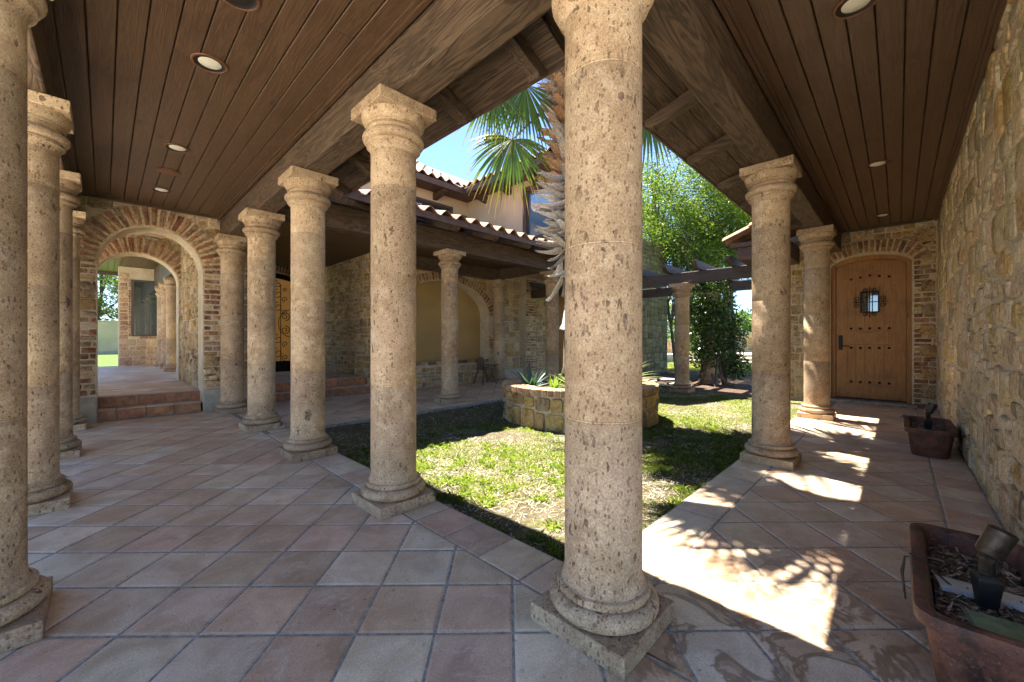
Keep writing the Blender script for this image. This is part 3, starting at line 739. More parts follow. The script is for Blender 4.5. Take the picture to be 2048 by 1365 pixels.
# ---- iron gate in its arch at the back of the alcove
W = empty('gate_wall', (1.4, 10.3, .3), 'end wall of the alcove with arched opening round the iron gate', 'wall')
PG = rel(plane_map((0, 10.1, 0), (1, 0, 0), (0, -1, 0)), W.location)
G0, G1 = .62, 2.36
m = MB(); arch_wall(m, PG, .28, 2.56, .2, 3.4, G0, G1, .2, 2.25, .50, .3, 24); m.build('wall_core', 'mortar', W)
m = MB(); voussoirs(m, PG, (G0+G1)/2, (G1-G0)/2+.01, 2.25, .51, .22, 34, .035, w=.6); m.build('brick_trim', 'old_brick', W, smooth=True, angle=50)
G = empty('iron_gate', (1.49, 10.16, .31), 'black wrought iron scroll gate with an ochre wall behind it', 'gate')
hw = (G1-G0)/2-.02
m = MB(); m.box(-hw, hw, -.02, .03, 0, .26); m.build('kick_panel', 'iron', G)
m = MB()
for s in (-1, 1): m.box(*sorted((s*hw, s*(hw-.05))), -.025, .035, 0, 1.95)
m.box(-.03, .03, -.024, .034, .26, 2.3)
for i in range(20):
    a, b = PI*i/20, PI*(i+1)/20
    q = [(hw*math.cos(t)*(1 if k else .93), 1.94+.49*math.sin(t)*(1 if k else .75)) for t, k in ((a, 0), (a, 1), (b, 1), (b, 0))]
    m.prism([(x, -.025, z) for x, z in q], (0, .06, 0))
m.build('gate_frame', 'iron', G)
m = MB()
def sp2(cx, cz, r, turns, dirn, start, n=26): return [(cx+(r*(1-.8*i/n))*math.cos(start+dirn*turns*2*PI*i/n), 0, cz+(r*(1-.8*i/n))*math.sin(start+dirn*turns*2*PI*i/n)) for i in range(n+1)]
for s in (-1, 1):
    for x in (.20, .42, .64):
        m.tube([(s*x, 0, .26), (s*x, 0, 2.2-.25*x)], .010, 6)
    for zc_, r_ in ((.46, .13), (.80, .12), (1.60, .12), (1.92, .12), (2.16, .09)):
        for x, dn in ((.20, 1), (.62, -1)):
            if zc_ > 1.85 and x > .5: continue
            m.tube(sp2(s*x-s*.06*dn, zc_, r_, 1.35, dn*s, PI*.5), .011, 5); m.tube(sp2(s*x+s*.10*dn, zc_-.12, r_*.6, 1.3, -dn*s, -PI*.5), .009, 5)
    for dn in (1, -1):
        m.tube(sp2(s*.30, 1.20+dn*.17, .11, 1.5, dn*s, -dn*PI*.5), .010, 5); m.tube(sp2(s*.66, 1.20+dn*.14, .10, 1.4, -dn*s, -dn*PI*.5), .010, 5)
    m.tube([(s*(.42+.27*math.cos(t)), 0, 1.20+.34*math.sin(t)) for t in np.linspace(0, 2*PI, 26)], .009, 5)
m.build('scrollwork', 'iron', G, smooth=True)
W = tag(MB().build('x', 'ochre_plaster'), None); bpy.data.objects.remove(W)
m = MB(); m.box(.35, 4.5, 12.6, 12.8, 0, 3.2); o = m.build('courtyard_wall', 'courtyard_plaster'); tag(o, 'sunlit orange plaster wall behind the iron gate', 'wall')

# ------------------------------------------------------------------ stone columns
def col_profile(H, rs=.148):
    white = (1.32, 1.30, 1.26)
    sh = [(.1605, .177, 0), (.1545, .185, 0), (.150, .198, 0), (.1485, .225, 0)]
    z = .225; pts = [(r, zz) for r, zz, _ in sh]; cols = [(1, 1, 1)]*4
    joints = [z0 for z0 in (.80, 1.45, 2.10) if z0 < H-.4]
    for zj in joints:
        pts += [(rs, zj-.0055), (rs-.002, zj-.002), (rs-.002, zj+.002), (rs, zj+.0055)]
        k = (1.09, .90, 1.04)[joints.index(zj)]
        cols += [(.8, .78, .75), white, (.82, .8, .77), (k, k*.985, k*.96)]
    pts += [(rs*.995, H-.335), (rs*1.01, H-.31)]; cols += [(1, 1, 1), (1, 1, 1)]
    return pts, cols
def make_column(H, label, group, loc):
    root = empty('stone_column', loc, label, 'column', group)
    m = MB(); h = .202
    m.box(-h, h, -h, h, 0, .072); m.build('plinth', 'cantera', root, bevel=.006)
    m = MB()
    prof = [(.165, .0722)]+[(.172+.037*math.cos(t), .106+.033*math.sin(t)) for t in np.linspace(-PI/2, PI/2, 10)]+[(.165, .1395), (.165, .144), (.1765, .1455), (.178, .149), (.178, .167), (.175, .171), (.162, .1745), (.1585, .180)]
    m.lathe(prof, 56); m.build('base', 'cantera', root, smooth=True, angle=35)
    p, c = col_profile(H); m = MB(); m.lathe(p, 64, colors=c); m.build('shaft', 'cantera', root, smooth=True, angle=30)
    m = MB(); z = H-2.653
    prof = [(.149, z+2.335), (.151, z+2.350), (.157, z+2.364), (.168, z+2.374), (.176, z+2.378), (.177, z+2.394), (.166, z+2.398)]
    prof += [(.166+.034*math.cos(t), z+2.432+.032*math.sin(t)) for t in np.linspace(-PI/2*.9, PI/2*.95, 9)]
    prof += [(.164, z+2.466), (.158, z+2.472), (.156, z+2.484), (.160, z+2.494), (.180, z+2.498), (.181, z+2.510), (.172, z+2.513)]
    prof += [(.166+.040*math.sin(t), z+2.572-.060*math.cos(t)) for t in np.linspace(.15, PI/2+.2, 10)]
    m.lathe(prof, 56); m.build('capital', 'cantera', root, smooth=True, angle=35)
    m = MB(); h = .206; m.box(-h, h, -h, h, H-.074, H); m.build('abacus', 'cantera', root, bevel=.007)
    return root
GL = 'cantera columns on the lawn side of the walkway'; GD = 'cantera columns on the outer side of the walkway'
GR = 'cantera columns along the right passage'; GE = 'cantera columns of the far terrace'; GF = 'pale columns beyond the arches'; GP = 'garden pergola columns'
HC = 2.653; S = 1.6145
first = make_column(HC, 'big pitted column standing at the inner corner of the lawn, closest to the viewer', GL, (0, 0, 0))
ord_ = ['second column from the corner along the walkway, standing where the tiles meet the lawn', 'third column from the corner, between the lawn edge and the walkway',
        'fourth column from the corner, just in front of the slice of iron gate', 'last column of the lawn side row, touching the brick arch wall']
for i in range(1, 5): copy_tree(first, (0, i*S, 0), ord_[i-1], GL)
ord_ = ['column behind the viewer at the outer corner of the walkway', 'outer row column cut off by the photo edge, nearest of its row', 'outer row column with dark blotches on its plinth, second of its row',
        'third column of the outer row, mostly hidden behind its neighbour', 'slim slice of the outer row column beside the arch pier']
for i in range(1, 5): copy_tree(first, (-1.725, i*S, 0), ord_[i], GD)
copy_tree(first, (2.86, 0, 0), 'dappled column between lawn and right passage, second from the corner column', GR)
copy_tree(first, (5.68, 0, 0), 'half sunlit column standing just left of the wooden door', GR)
copy_tree(first, (2.9, 4.86, 0), 'grey column with dark blotch in front of the ochre niche', GE)
copy_tree(first, (5.8, 4.86, 0), 'far terrace column beside the palm trunk', GE)
copy_tree(first, (5.9, 6.72, 0), 'column against the stone wall to the right of the ochre niche', GE)
pc = make_column(2.336, 'short pale column holding the front pergola beam over the grass', GP, (7.39, 2.54, -.03))
for i, y in enumerate((12.2, 13.45, 14.6)):
    fc = copy_tree(pc, (-.19, y, .312), ('first', 'middle', 'last')[i]+' pinkish column seen through both brick arches, '+('nearest the arch', 'between two others', 'beside the dark window')[i], GF); fc.scale = (.74, .74, 1)
copy_tree(pc, (9.54, 2.66, -.03), 'short column almost swallowed by climbing vine', GP)
copy_tree(pc, (7.39, 5.4, -.03), 'pergola column hidden behind the corner column and palm', GP)

# ------------------------------------------------------------------ ceilings, beams, eaves
def boards(m, x0, x1, y0, y1, z, along, w=.131, gap=.006, th=.02):
    a0, a1 = (x0, x1) if along == 'y' else (y0, y1)
    p = a0
    while p < a1-.02:
        q = min(p+w, a1); l0, l1 = (y0, y1) if along == 'y' else (x0, x1); s = l0
        while s < l1-.01:
            e = min(l1, s+random.uniform(1.6, 3.6)) 
            if l1-e < .5: e = l1
            c = jit((1, 1, 1), .22); g2 = gap/2
            if along == 'y': X0, X1, Y0, Y1 = p+g2, q-g2, s+.0008, e-.0008
            else: X0, X1, Y0, Y1 = s+.0008, e-.0008, p+g2, q-g2
            ch = .004
            if along == 'y': pr = [(X0, 0, z+th), (X0, 0, z+ch), (X0+ch, 0, z), (X1-ch, 0, z), (X1, 0, z+ch), (X1, 0, z+th)]; m.prism([(a, Y0, c_) for a, _, c_ in pr], (0, Y1-Y0, 0), c)
            else: pr = [(Y0, z+th), (Y0, z+ch), (Y0+ch, z), (Y1-ch, z), (Y1, z+ch), (Y1, z+th)]; m.prism([(X0, a, c_) for a, c_ in pr], (X1-X0, 0, 0), c)
            s = e
        p = q
def eave(root, P3, L0, L1, spacing, phase, wood_l, wood_c, e0=.10, e1=.69, z0=3.075, z1=2.90, tiles=True, zoff=0.0):
    """P3(along, out, z): soffit boards, rafter tails, fascia and barrel tiles of one eave"""
    m = MB(); n = 4
    def pz(o_): return z0+(z1-z0)*(o_-e0)/(e1-e0)+zoff
    for i in range(n+2):
        o0 = e0+(e1-e0)*i/n-.14; o1 = o0+(e1-e0)/n-.005
        if o0 > e1-.02: break
        o1 = min(o1, e1)
        l = L0
        while l < L1-.05:
            e = min(L1, l+random.uniform(1.5, 3))
            q = [P3(l, o0, pz(o0)), P3(e-.001, o0, pz(o0)), P3(e-.001, o1, pz(o1)), P3(l, o1, pz(o1))]
            d = Vector(P3(l, o0, pz(o0)+.02))-Vector(q[0]); m.prism(q, d, jit((1, 1, 1), .2)); l = e
    m.build('soffit_boards', wood_l, root)
    p = L0+phase
    while p < L1-.05:
        m = MB(); b = .10; hw = .045
        prof = [(e0-.3, pz(e0-.3)-.001), (e1-.015, pz(e1-.015)-.001), (e1-.02, pz(e1)-.035), (e1-.05, pz(e1)-.06), (e1-.09, pz(e1)-.075), (e1-.10, pz(e1-.1)-b+.012), (e1-.14, pz(e1-.14)-b), (e0-.3, pz(e0-.3)-b)]
        q = [P3(p-hw, o_, z_) for o_, z_ in prof]; d = Vector(P3(p+hw, 0, 0))-Vector(P3(p-hw, 0, 0)); m.prism(q, d, jit((1, 1, 1), .15))
        m.build('rafter_tail', wood_c, root, bevel=.004); p += spacing
    m = MB(); q = [P3(L0, e1+.001, z1+zoff-.012), P3(L1, e1+.001, z1+zoff-.012), P3(L1, e1+.001, z1+zoff+.09), P3(L0, e1+.001, z1+zoff+.09)]
    m.prism(q, Vector(P3(0, e1+.02, 0))-Vector(P3(0, e1, 0)), (1, 1, 1)); m.build('fascia_board', 'fascia', root)
def barrel_tiles(root, P3, L0, L1, e_edge, z_edge, run, slope, pitch=.295, seg=8, rowlen=.42, name='roof_tiles'):
    """S-shaped clay tiles climbing from the eave edge; P3(along, out, z), going inward"""
    m = MB(); k = int((L1-L0)/pitch); rows = int(run/rowlen)+1
    for i in range(k):
        for r in range(rows):
            o0 = e_edge-r*rowlen+.03; o1 = o0-rowlen-.03
            zz0 = z_edge+slope*(e_edge-o0)+.03; zz1 = z_edge+slope*(e_edge-o1)
            base = L0+i*pitch; v = []
            c = jit(random.choice([(.27, .145, .09), (.32, .195, .13), (.24, .13, .085), (.36, .24, .17)]), .2)
            for (o_, z_) in ((o0, zz0), (o1, zz1)):
                for t in (0, .014):
                    for s_ in range(seg+1):
                        u = s_/seg
                        h = .075*math.sin(PI*min(1, u/.66)) if u < .66 else -.022*math.sin(PI*(u-.66)/.34)
                        v.append(P3(base+u*pitch*1.02, o_, z_+h-t))
            n = seg+1; f = []
            for s_ in range(seg):
                f.append((s_, s_+1, 2*n+s_+1, 2*n+s_)); f.append((n+s_, n+s_+1, s_+1, s_)); f.append((n+s_, 3*n+s_, 3*n+s_+1, n+s_+1))
            f += [(0, 2*n, 3*n, n), (seg, n+seg, 3*n+seg, 2*n+seg)]
            m.add(v, f, c)
    return m.build(name, 'roof_tile', root, smooth=True, angle=40)

# roof over the left walkway
CZ = 3.0
Rf = empty('walkway_roof', (-.86, 2.8, CZ), 'dark plank ceiling, beams and clay tiled roof over the left walkway', 'roof')
def L_(x, y, z): return (x+.86, y-2.8, z-CZ)
def boxL(m, x0, x1, y0, y1, z0, z1, c=(1, 1, 1)): m.box(x0+.86, x1+.86, y0-2.8, y1-2.8, z0-CZ, z1-CZ, c)
m = MB(); boards(m, -1.575+.86, -.135+.86, -1.28-2.8, 6.79-2.8, 0, 'y'); m.build('ceiling_boards', 'ceiling_wood_y', Rf)
m = MB(); boxL(m, -.105, .105, -.105, 6.795, 2.654, 2.96); m.build('lawn_side_beam', 'beam_wood_y', Rf, bevel=.012)
m = MB(); boxL(m, -1.83, -1.62, -1.27, 6.795, 2.654, 2.96); m.build('outer_beam', 'beam_wood_y', Rf, bevel=.012)
m = MB()
for x0, x1, z0 in ((-.134, -.106, 2.965), (-.155, -.135, 2.985), (-1.619, -1.59, 2.965), (-1.60, -1.575, 2.985)): boxL(m, x0, x1, -1.27, 6.79, z0, 3.02)
boxL(m, -1.574, -.156, 6.75, 6.79, 2.975, 2.999)
boxL(m, -.09, .09, .12, 6.79, 2.9605, 3.05); m.build('ceiling_trim', 'ceiling_wood_y', Rf)
eave(Rf, lambda a, o_, z: L_(o_, a, z), .63, 4.15, .73, .20, 'beam_wood_y', 'beam_wood_x', .10, .63, 3.06, 2.83)
eave(Rf, lambda a, o_, z: L_(-1.725-o_, a, z), -1.2, 6.7, .73, .4, 'beam_wood_y', 'beam_wood_x', .10, .45, 3.07, 2.94)
m = MB(); boxL(m, -1.83, .09, -1.6, 6.9, 3.052, 3.08); m.add([L_(.64, -1.6, 2.94), L_(.64, 4.2, 2.94), L_(-.86, 4.2, 3.55), L_(-.86, -1.6, 3.55), L_(-2.3, 4.2, 3.02), L_(-2.3, -1.6, 3.02), L_(.70, 7.2, 3.0), L_(-.86, 7.2, 3.55), L_(-2.3, 7.2, 3.02)],
                [(0, 1, 2, 3), (3, 2, 4, 5), (1, 6, 7, 2), (2, 7, 8, 4)]); m.build('roof_deck', 'fascia', Rf)
barrel_tiles(Rf, lambda a, o_, z: L_(o_, a, z), .64, 4.1, .655, 2.95, 1.5, .35)
# roof over the right passage
Rp = empty('passage_roof', (3.8, -.66, CZ), 'dark plank ceiling, beam and clay tiled eave over the right passage', 'roof')
def K_(x, y, z): return (x-3.8, y+.66, z-CZ)
def boxK(m, x0, x1, y0, y1, z0, z1, c=(1, 1, 1)): m.box(x0-3.8, x1-3.8, y0+.66, y1+.66, z0-CZ, z1-CZ, c)
m = MB(); boards(m, -.134-3.8, 7.74-3.8, -1.245+.66, -.135+.66, 0, 'x', .1275); m.build('ceiling_boards', 'ceiling_wood_x', Rp)
m = MB(); boxK(m, .106, 7.745, -.105, .105, 2.654, 2.96); m.build('lawn_side_beam', 'beam_wood_x', Rp, bevel=.012)
m = MB(); boxK(m, .0, 7.74, -.134, -.106, 2.965, 3.02); boxK(m, .0, 7.74, -.155, -.135, 2.985, 3.021); boxK(m, -1.5, 7.74, -1.262, -1.236, 2.965, 3.02); boxK(m, -1.5, 7.72, -1.2355, -1.215, 2.985, 2.9995)
boxK(m, 7.70, 7.742, -1.214, -.16, 2.975, 2.9985); boxK(m, .12, 7.74, -.09, .09, 2.9605, 3.05); m.build('ceiling_trim', 'ceiling_wood_x', Rp)
eave(Rp, lambda a, o_, z: K_(a, o_, z), .69, 7.3, .92, .18, 'beam_wood_x', 'beam_wood_y')
m = MB(); boxK(m, -.1, 7.9, -1.5, .09, 3.053, 3.081); m.add([K_(.70, .70, 3.0), K_(7.5, .70, 3.0), K_(7.9, -1.6, 3.85), K_(-.8, -1.6, 3.85), K_(-.86, -.86, 3.56)], [(0, 1, 2, 3, 4)]); m.build('roof_deck', 'fascia', Rp)
barrel_tiles(Rp, lambda a, o_, z: K_(a, o_, z), .70, 7.4, .72, 3.02, 2.0, .35)
# corner eave block where both eaves meet above the corner column
m = MB(); m.add([K_(.1, .1, 3.078), K_(.70, .1, 3.078), K_(.70, .70, 2.905), K_(.1, .70, 3.078)], [(0, 1, 2), (0, 2, 3)]); m.build('corner_soffit', 'beam_wood_x', Rp)

# roof over the far terrace
Rt = empty('terrace_roof', (3.2, 5.9, 2.93), 'low clay tiled roof on dark beams over the far terrace', 'roof')
def T_(x, y, z): return (x-3.2, y-5.9, z-2.93)
def boxT(m, x0, x1, y0, y1, z0, z1, c=(1, 1, 1)): m.box(x0-3.2, x1-3.2, y0-5.9, y1-5.9, z0-2.93, z1-2.93, c)
m = MB(); boards(m, .106-3.2, 6.6-3.2, 4.97-5.9, 6.99-5.9, 0, 'x'); boards(m, .32-3.2, 2.54-3.2, 6.992-5.9, 10.09-5.9, 0, 'x'); m.build('ceiling_boards', 'ceiling_wood_x', Rt)
m = MB(); boxT(m, .106, 6.1, 4.755, 4.965, 2.654, 2.98); m.build('front_beam', 'beam_wood_x', Rt, bevel=.012)
m = MB(); boxT(m, 2.56, 6.02, 6.62, 6.80, 2.654, 2.925); m.build('wall_beam', 'beam_wood_x', Rt, bevel=.01)
m = MB(); boxT(m, 5.80, 6.0, 4.966, 6.619, 2.70, 2.925); m.build('cross_beam', 'beam_wood_y', Rt, bevel=.01)
eave(Rt, lambda a, o_, z: T_(a, 4.86-o_, z), .69, 6.9, .86, .15, 'beam_wood_x', 'beam_wood_y', .10, .69, 3.09, 2.90, zoff=.01)
barrel_tiles(Rt, lambda a, o_, z: T_(a, 4.86-o_, z), .72, 7.0, .72, 2.98, 4.6, .33)
m = MB(); boxT(m, .1, 7.0, 4.8, 10.4, 3.0, 3.03); m.add([T_(.1, 4.17, 2.975), T_(7.0, 4.17, 2.975), T_(7.0, 9.0, 4.58), T_(.1, 9.0, 4.58)], [(0, 1, 2, 3)]); m.add([T_(-2.4, 6.9, 3.3), T_(.31, 6.9, 3.3), T_(.31, 9.3, 3.6), T_(-2.4, 9.3, 3.6)], [(0, 1, 2, 3)]); m.build('roof_deck', 'fascia', Rt)
# ceiling beyond the second arch, and of the bay between the arches
Rb = empty('rear_arcade_roof', (-.7, 12.5, 3.3), 'plank ceiling of the rear arcade seen through the arches', 'roof')
m = MB(); boards(m, -1.55+.7, -.1+.7, 9.56-12.5, 17.6-12.5, 0, 'y'); m.build('ceiling_boards', 'ceiling_wood_y', Rb)
m = MB(); m.box(-.285+.7, -.10+.7, -2.94, 3.25, -.65, -.005); m.box(-.09+.7, .12+.7, -2.94, 5.1, -.335, -.02); m.box(-1.55+.7, -.1+.7, 5.0, 5.1, -.10, -.001); m.build('side_beam', 'beam_wood_y', Rb, bevel=.01)
m = MB(); m.box(-1.2, 1.0, -3.0, 5.2, .03, .08); m.box(-1.8, .6, -5.28, -3.3, -.02, .03); m.box(1.0, 3.4, -2.4, -1.0, .03, .08); m.build('roof_deck', 'fascia', Rb)  # last box: unseen cover added to shade the courtyard behind the gate

# ------------------------------------------------------------------ recessed lights
def recessed(name, loc, label, cat, lens='lens', speaker=False):
    o = empty(name, loc, label, cat, 'round fittings set in the plank ceilings')
    m = MB(); m.lathe([(.088, -.001), (.090, -.004), (.100, -.005), (.106, -.002), (.107, .0), (.1, .004), (.088, .004)], 40, cap=False); m.build('trim_ring', 'lamp_copper', o, smooth=True)
    m = MB(); m.lathe([(.0885, -.002), (.086, .0005), (.070, .002), (.064, .0035)], 40, cap=False); m.build('baffle', 'lamp_black', o, smooth=True)
    m = MB(); m.lathe([(.0005, -.0105), (.03, -.008), (.055, -.002), (.065, .003)] if not speaker else [(.0005, -.004), (.02, -.003), (.022, .001), (.05, .0002), (.062, .002)], 32, cap=False); m.build('speaker_cone' if speaker else 'lens', 'lamp_black' if speaker else lens, o, smooth=True)
    return o
zl = CZ-.004
f1 = recessed('recessed_light', (-.86, 2.56, zl), 'cream lens ceiling light second from the speaker, above the walkway', 'ceiling light')
copy_tree(f1, (-.86, 4.29, zl), 'walkway ceiling light just before the blank copper disc')
copy_tree(f1, (-.86, 5.87, zl), 'walkway ceiling light closest to the brick arch')
copy_tree(f1, (1.60, -.66, zl), 'passage ceiling light cut by the top edge of the photo')
copy_tree(f1, (4.47, -.67, zl), 'middle passage ceiling light between the other two')
copy_tree(f1, (6.93, -.66, zl), 'passage ceiling light nearest the wooden door')
recessed('ceiling_speaker', (-.85, 1.78, zl), 'round dark ceiling speaker cut by the top edge', 'speaker', speaker=True)
m = MB(); m.lathe([(.0005, -.007), (.1, -.007), (.108, -.003), (.108, .003)], 40); o = m.build('blank_cover', 'lamp_copper', smooth=True, loc=(-.86, 5.07, zl)); tag(o, 'flat copper coloured blank disc between two ceiling lights', 'cover plate')

# ------------------------------------------------------------------ terracotta planters with spotlights
def trough(loc, label, rz=0, L=.88, Wd=.36, H=.27, board=True):
    o = empty('terracotta_planter', loc, label, 'planter', 'terracotta planters along the stone wall', rz)
    def ring(hl, hw, r, z, n=6):
        pts = []
        for cx, cy, a in ((hl-r, hw-r, 0), (-hl+r, hw-r, PI/2), (-hl+r, -hw+r, PI), (hl-r, -hw+r, 1.5*PI)):
            for i in range(n+1): pts.append((cx+r*math.cos(a+PI/2*i/n), cy+r*math.sin(a+PI/2*i/n), z))
        return pts
    hl, hw = L/2, Wd/2
    prof = [(-.085, -.065, .05, 0), (-.075, -.055, .055, .01), (-.035, -.028, .06, H*.75), (-.030, -.024, .06, H-.05), (-.006, -.004, .07, H-.045), (0, 0, .075, H-.025), (-.004, -.004, .07, H-.004), (-.018, -.018, .06, H),
            (-.04, -.04, .045, H-.003), (-.05, -.05, .04, H-.02), (-.055, -.053, .04, H-.05), (-.07, -.065, .04, .05)]
    m = MB(); rings = [ring(hl+a, hw+b, r, z) for a, b, r, z in prof]; n = len(rings[0])
    v = [p for rg in rings for p in rg]
    f = [(k*n+i, k*n+(i+1) % n, (k+1)*n+(i+1) % n, (k+1)*n+i) for k in range(len(rings)-1) for i in range(n)]
    f += [tuple(range(n))[::-1], tuple((len(rings)-1)*n+i for i in range(n))]
    m.add(v, f); m.build('pot', 'terracotta', o, smooth=True, angle=60)
    m = MB(); m.box(-hl+.068, hl-.068, -hw+.062, hw-.062, H-.12, H-.085); m.build('soil', 'dry_soil', o)
    # shredded mulch
    N = 1500; c = np.column_stack([rng.uniform(-hl+.07, hl-.07, N), rng.uniform(-hw+.07, hw-.07, N), H-.085+rng.uniform(0, .022, N)])
    th = rng.uniform(0, 2*PI, N); ln = rng.uniform(.008, .03, N); tilt = rng.normal(0, .35, N); w = rng.uniform(.0015, .004, N)
    d = np.column_stack([np.cos(th)*np.cos(tilt), np.sin(th)*np.cos(tilt), np.sin(tilt)])*ln[:, None]; s_ = np.column_stack([-np.sin(th), np.cos(th), rng.normal(0, .4, N)])*w[:, None]
    vv = np.stack([c-d-s_, c+d-s_, c+d+s_, c-d+s_], 1).reshape(-1, 3)
    base = np.array([(.20, .13, .08), (.30, .22, .15), (.42, .34, .26), (.12, .08, .05)])[rng.integers(0, 4, N)]
    q = fastmesh('mulch', vv, 4, base, 'mulch', o); tag(q, kind='stuff')
    return o
p1 = trough((.80, -1.045, 0), 'large stained terracotta trough in the lower right corner of the photo')
p2 = trough((4.37, -1.045, 0), 'smaller looking reddish terracotta trough near the wooden door')
def on_pot(name, root_loc, parts, label, cat, group=None):
    o = empty(name, root_loc, label, cat, group)
    return o
for nm, (x0, x1, y0, y1, z), mt, lb, sl in (('board_offcut', (.74, .82, -1.16, -.935, .21), 'white_board', 'white painted board offcut lying across the corner planter', .02), ('board_offcut', (.44, .62, -1.13, -1.0, .205), 'green_board', 'green board lying in the near end of the corner planter', -.04)):
    m = MB(); m.obox((0, 0, 0), ((x1-x0)/2, (x1-x0)/2*.15, 0), (-(y1-y0)/2*.1, (y1-y0)/2, 0), (0, sl*.1, .010))
    o = m.build(nm, mt, bevel=.003, loc=((x0+x1)/2, (y0+y1)/2, z)); tag(o, lb, 'board')
def spotlight(loc, rz, label, k=1.0):
    o = empty('garden_spotlight', loc, label, 'spotlight', 'bronze stake spotlights in the planters', rz)
    m = MB(); m.add([(-.012, -.012, -.06), (.012, -.012, -.06), (.012, .012, -.06), (-.012, .012, -.06), (-.027, -.027, .075), (.027, -.027, .075), (.027, .027, .075), (-.027, .027, .075), (-.030, -.030, .11), (.030, -.030, .11), (.030, .030, .11), (-.030, .030, .11), (-.022, -.022, .125), (.022, -.022, .125), (.022, .022, .125), (-.022, .022, .125)],
                      [(3, 2, 1, 0)]+[(4*j+i, 4*j+(i+1) % 4, 4*j+4+(i+1) % 4, 4*j+4+i) for j in range(3) for i in range(4)]+[(12, 13, 14, 15)]); m.build('stake', 'black_plastic', o, bevel=.003)
    m = MB(); m.lathe([(.019, .124), (.0205, .13), (.0205, .17), (.022, .172), (.022, .182), (.012, .19)], 24); m.tube([(-.024, 0, .178), (.024, 0, .178)], .010, 12); m.build('knuckle', 'bronze', o, smooth=True)
    m = MB(); a = Vector((0, -.38, .92)).normalized() if k > 0 else Vector((0, -.6, .8)).normalized()
    c0 = Vector((0, .0, .182)); m.tube([c0, c0+a*.012, c0+a*.016, c0+a*.10], [.02, .032, .034, .036], 28, cap=True)
    m.build('lamp_head', 'bronze', o, smooth=True, angle=45)
    m = MB(); m.tube([c0+a*.1005, c0+a*.103], [.031, .031], 28); m.build('lamp_lens', 'lamp_black', o, smooth=True, angle=45)
    return o
s1 = spotlight((.70, -1.045, .19), R(15), 'bronze stake spotlight standing in the corner planter')
s2 = spotlight((4.33, -1.04, .19), R(10), 'bronze stake spotlight in the planter near the door')
m = MB(); m.tube([(.80, -.862, .262), (.80, -.85, .26), (.80, -.84, .20), (.80, -.848, .12)], .003, 6); m.tube([(.79, -.85, .262), (.79, -.845, .19), (.79, -.852, .10)], .003, 6); m.tube([(.80, -.862, .276), (.79, -.9, .272), (.77, -.94, .235), (.73, -1.0, .20)], .0028, 6)
o = m.build('lamp_cable', 'black_plastic', smooth=True); tag(o, 'black cable looped over the rim of the corner planter', 'cable')
m = MB(); m.tube([(4.70, -.855, .25), (4.72, -.88, .278), (4.68, -.95, .24)], .003, 6); m.tube([(4.74, -.84, .235), (4.72, -.87, .277), (4.6, -1.0, .21)], .003, 6)
o = m.build('lamp_cable', 'black_plastic', smooth=True); tag(o, 'cable end poking over the rim of the planter near the door', 'cable')

# ------------------------------------------------------------------ round raised planter
PC_ = (3.54, 2.57); RP = 1.10
W = empty('round_planter', (PC_[0], PC_[1], -.05), 'round raised stone planter with brick cap under the palm', 'planter')
m = MB(); m.lathe([(RP-.02, 0), (RP-.02, .44), (RP-.26, .44), (RP-.26, .38)], 64, cap=False); m.build('ring_core', 'mortar', W)
def PR(a, z, d):
    th = a/RP; r = RP-.02+d; return (r*math.cos(th), r*math.sin(th), z)
ccw[0] = True
m = MB(); rubble(m, PR, 0, 2*PI*RP, .0, .44, .25, d=.03, pal=[(.50, .34, .12), (.55, .40, .16), (.42, .27, .10), (.36, .27, .17), (.48, .36, .20), (.58, .40, .13)], gap=.012); m.build('stone_facing', 'rubble_stone', W, smooth=True, angle=50)
m = MB(); nb = 84
for i in range(nb):
    a = 2*PI*i/nb; t = Vector((-math.sin(a), math.cos(a), 0)); rr = Vector((math.cos(a), math.sin(a), 0)); rad = RP-.11+random.uniform(-.006, .006)
    m.obox(rr*rad+Vector((0, 0, .485+random.uniform(-.003, .003))), rr*.135, t*(PI*RP/nb*.80), Vector((0, 0, .04)), jit(random.choice([(.42, .24, .13), (.48, .30, .18), (.36, .20, .12), (.50, .36, .24)]), .15))
m.build('brick_cap', 'old_brick', W, bevel=.008)
m = MB(); m.lathe([(RP-.24, .447), (RP+.012, .447), (RP+.012, .515), (RP-.24, .515)], 64, cap=False); m.build('cap_mortar', 'mortar', W)
m = MB(); v = [(0, 0, .50)]; n = 40
for k in range(n): a = 2*PI*k/n; v.append(((RP-.25)*math.cos(a), (RP-.25)*math.sin(a), .44+random.uniform(-.01, .01)))
m.add(v, [(0, 1+k, 1+(k+1) % n) for k in range(n)]); m.build('soil', 'bed_soil', W, smooth=True, angle=180)

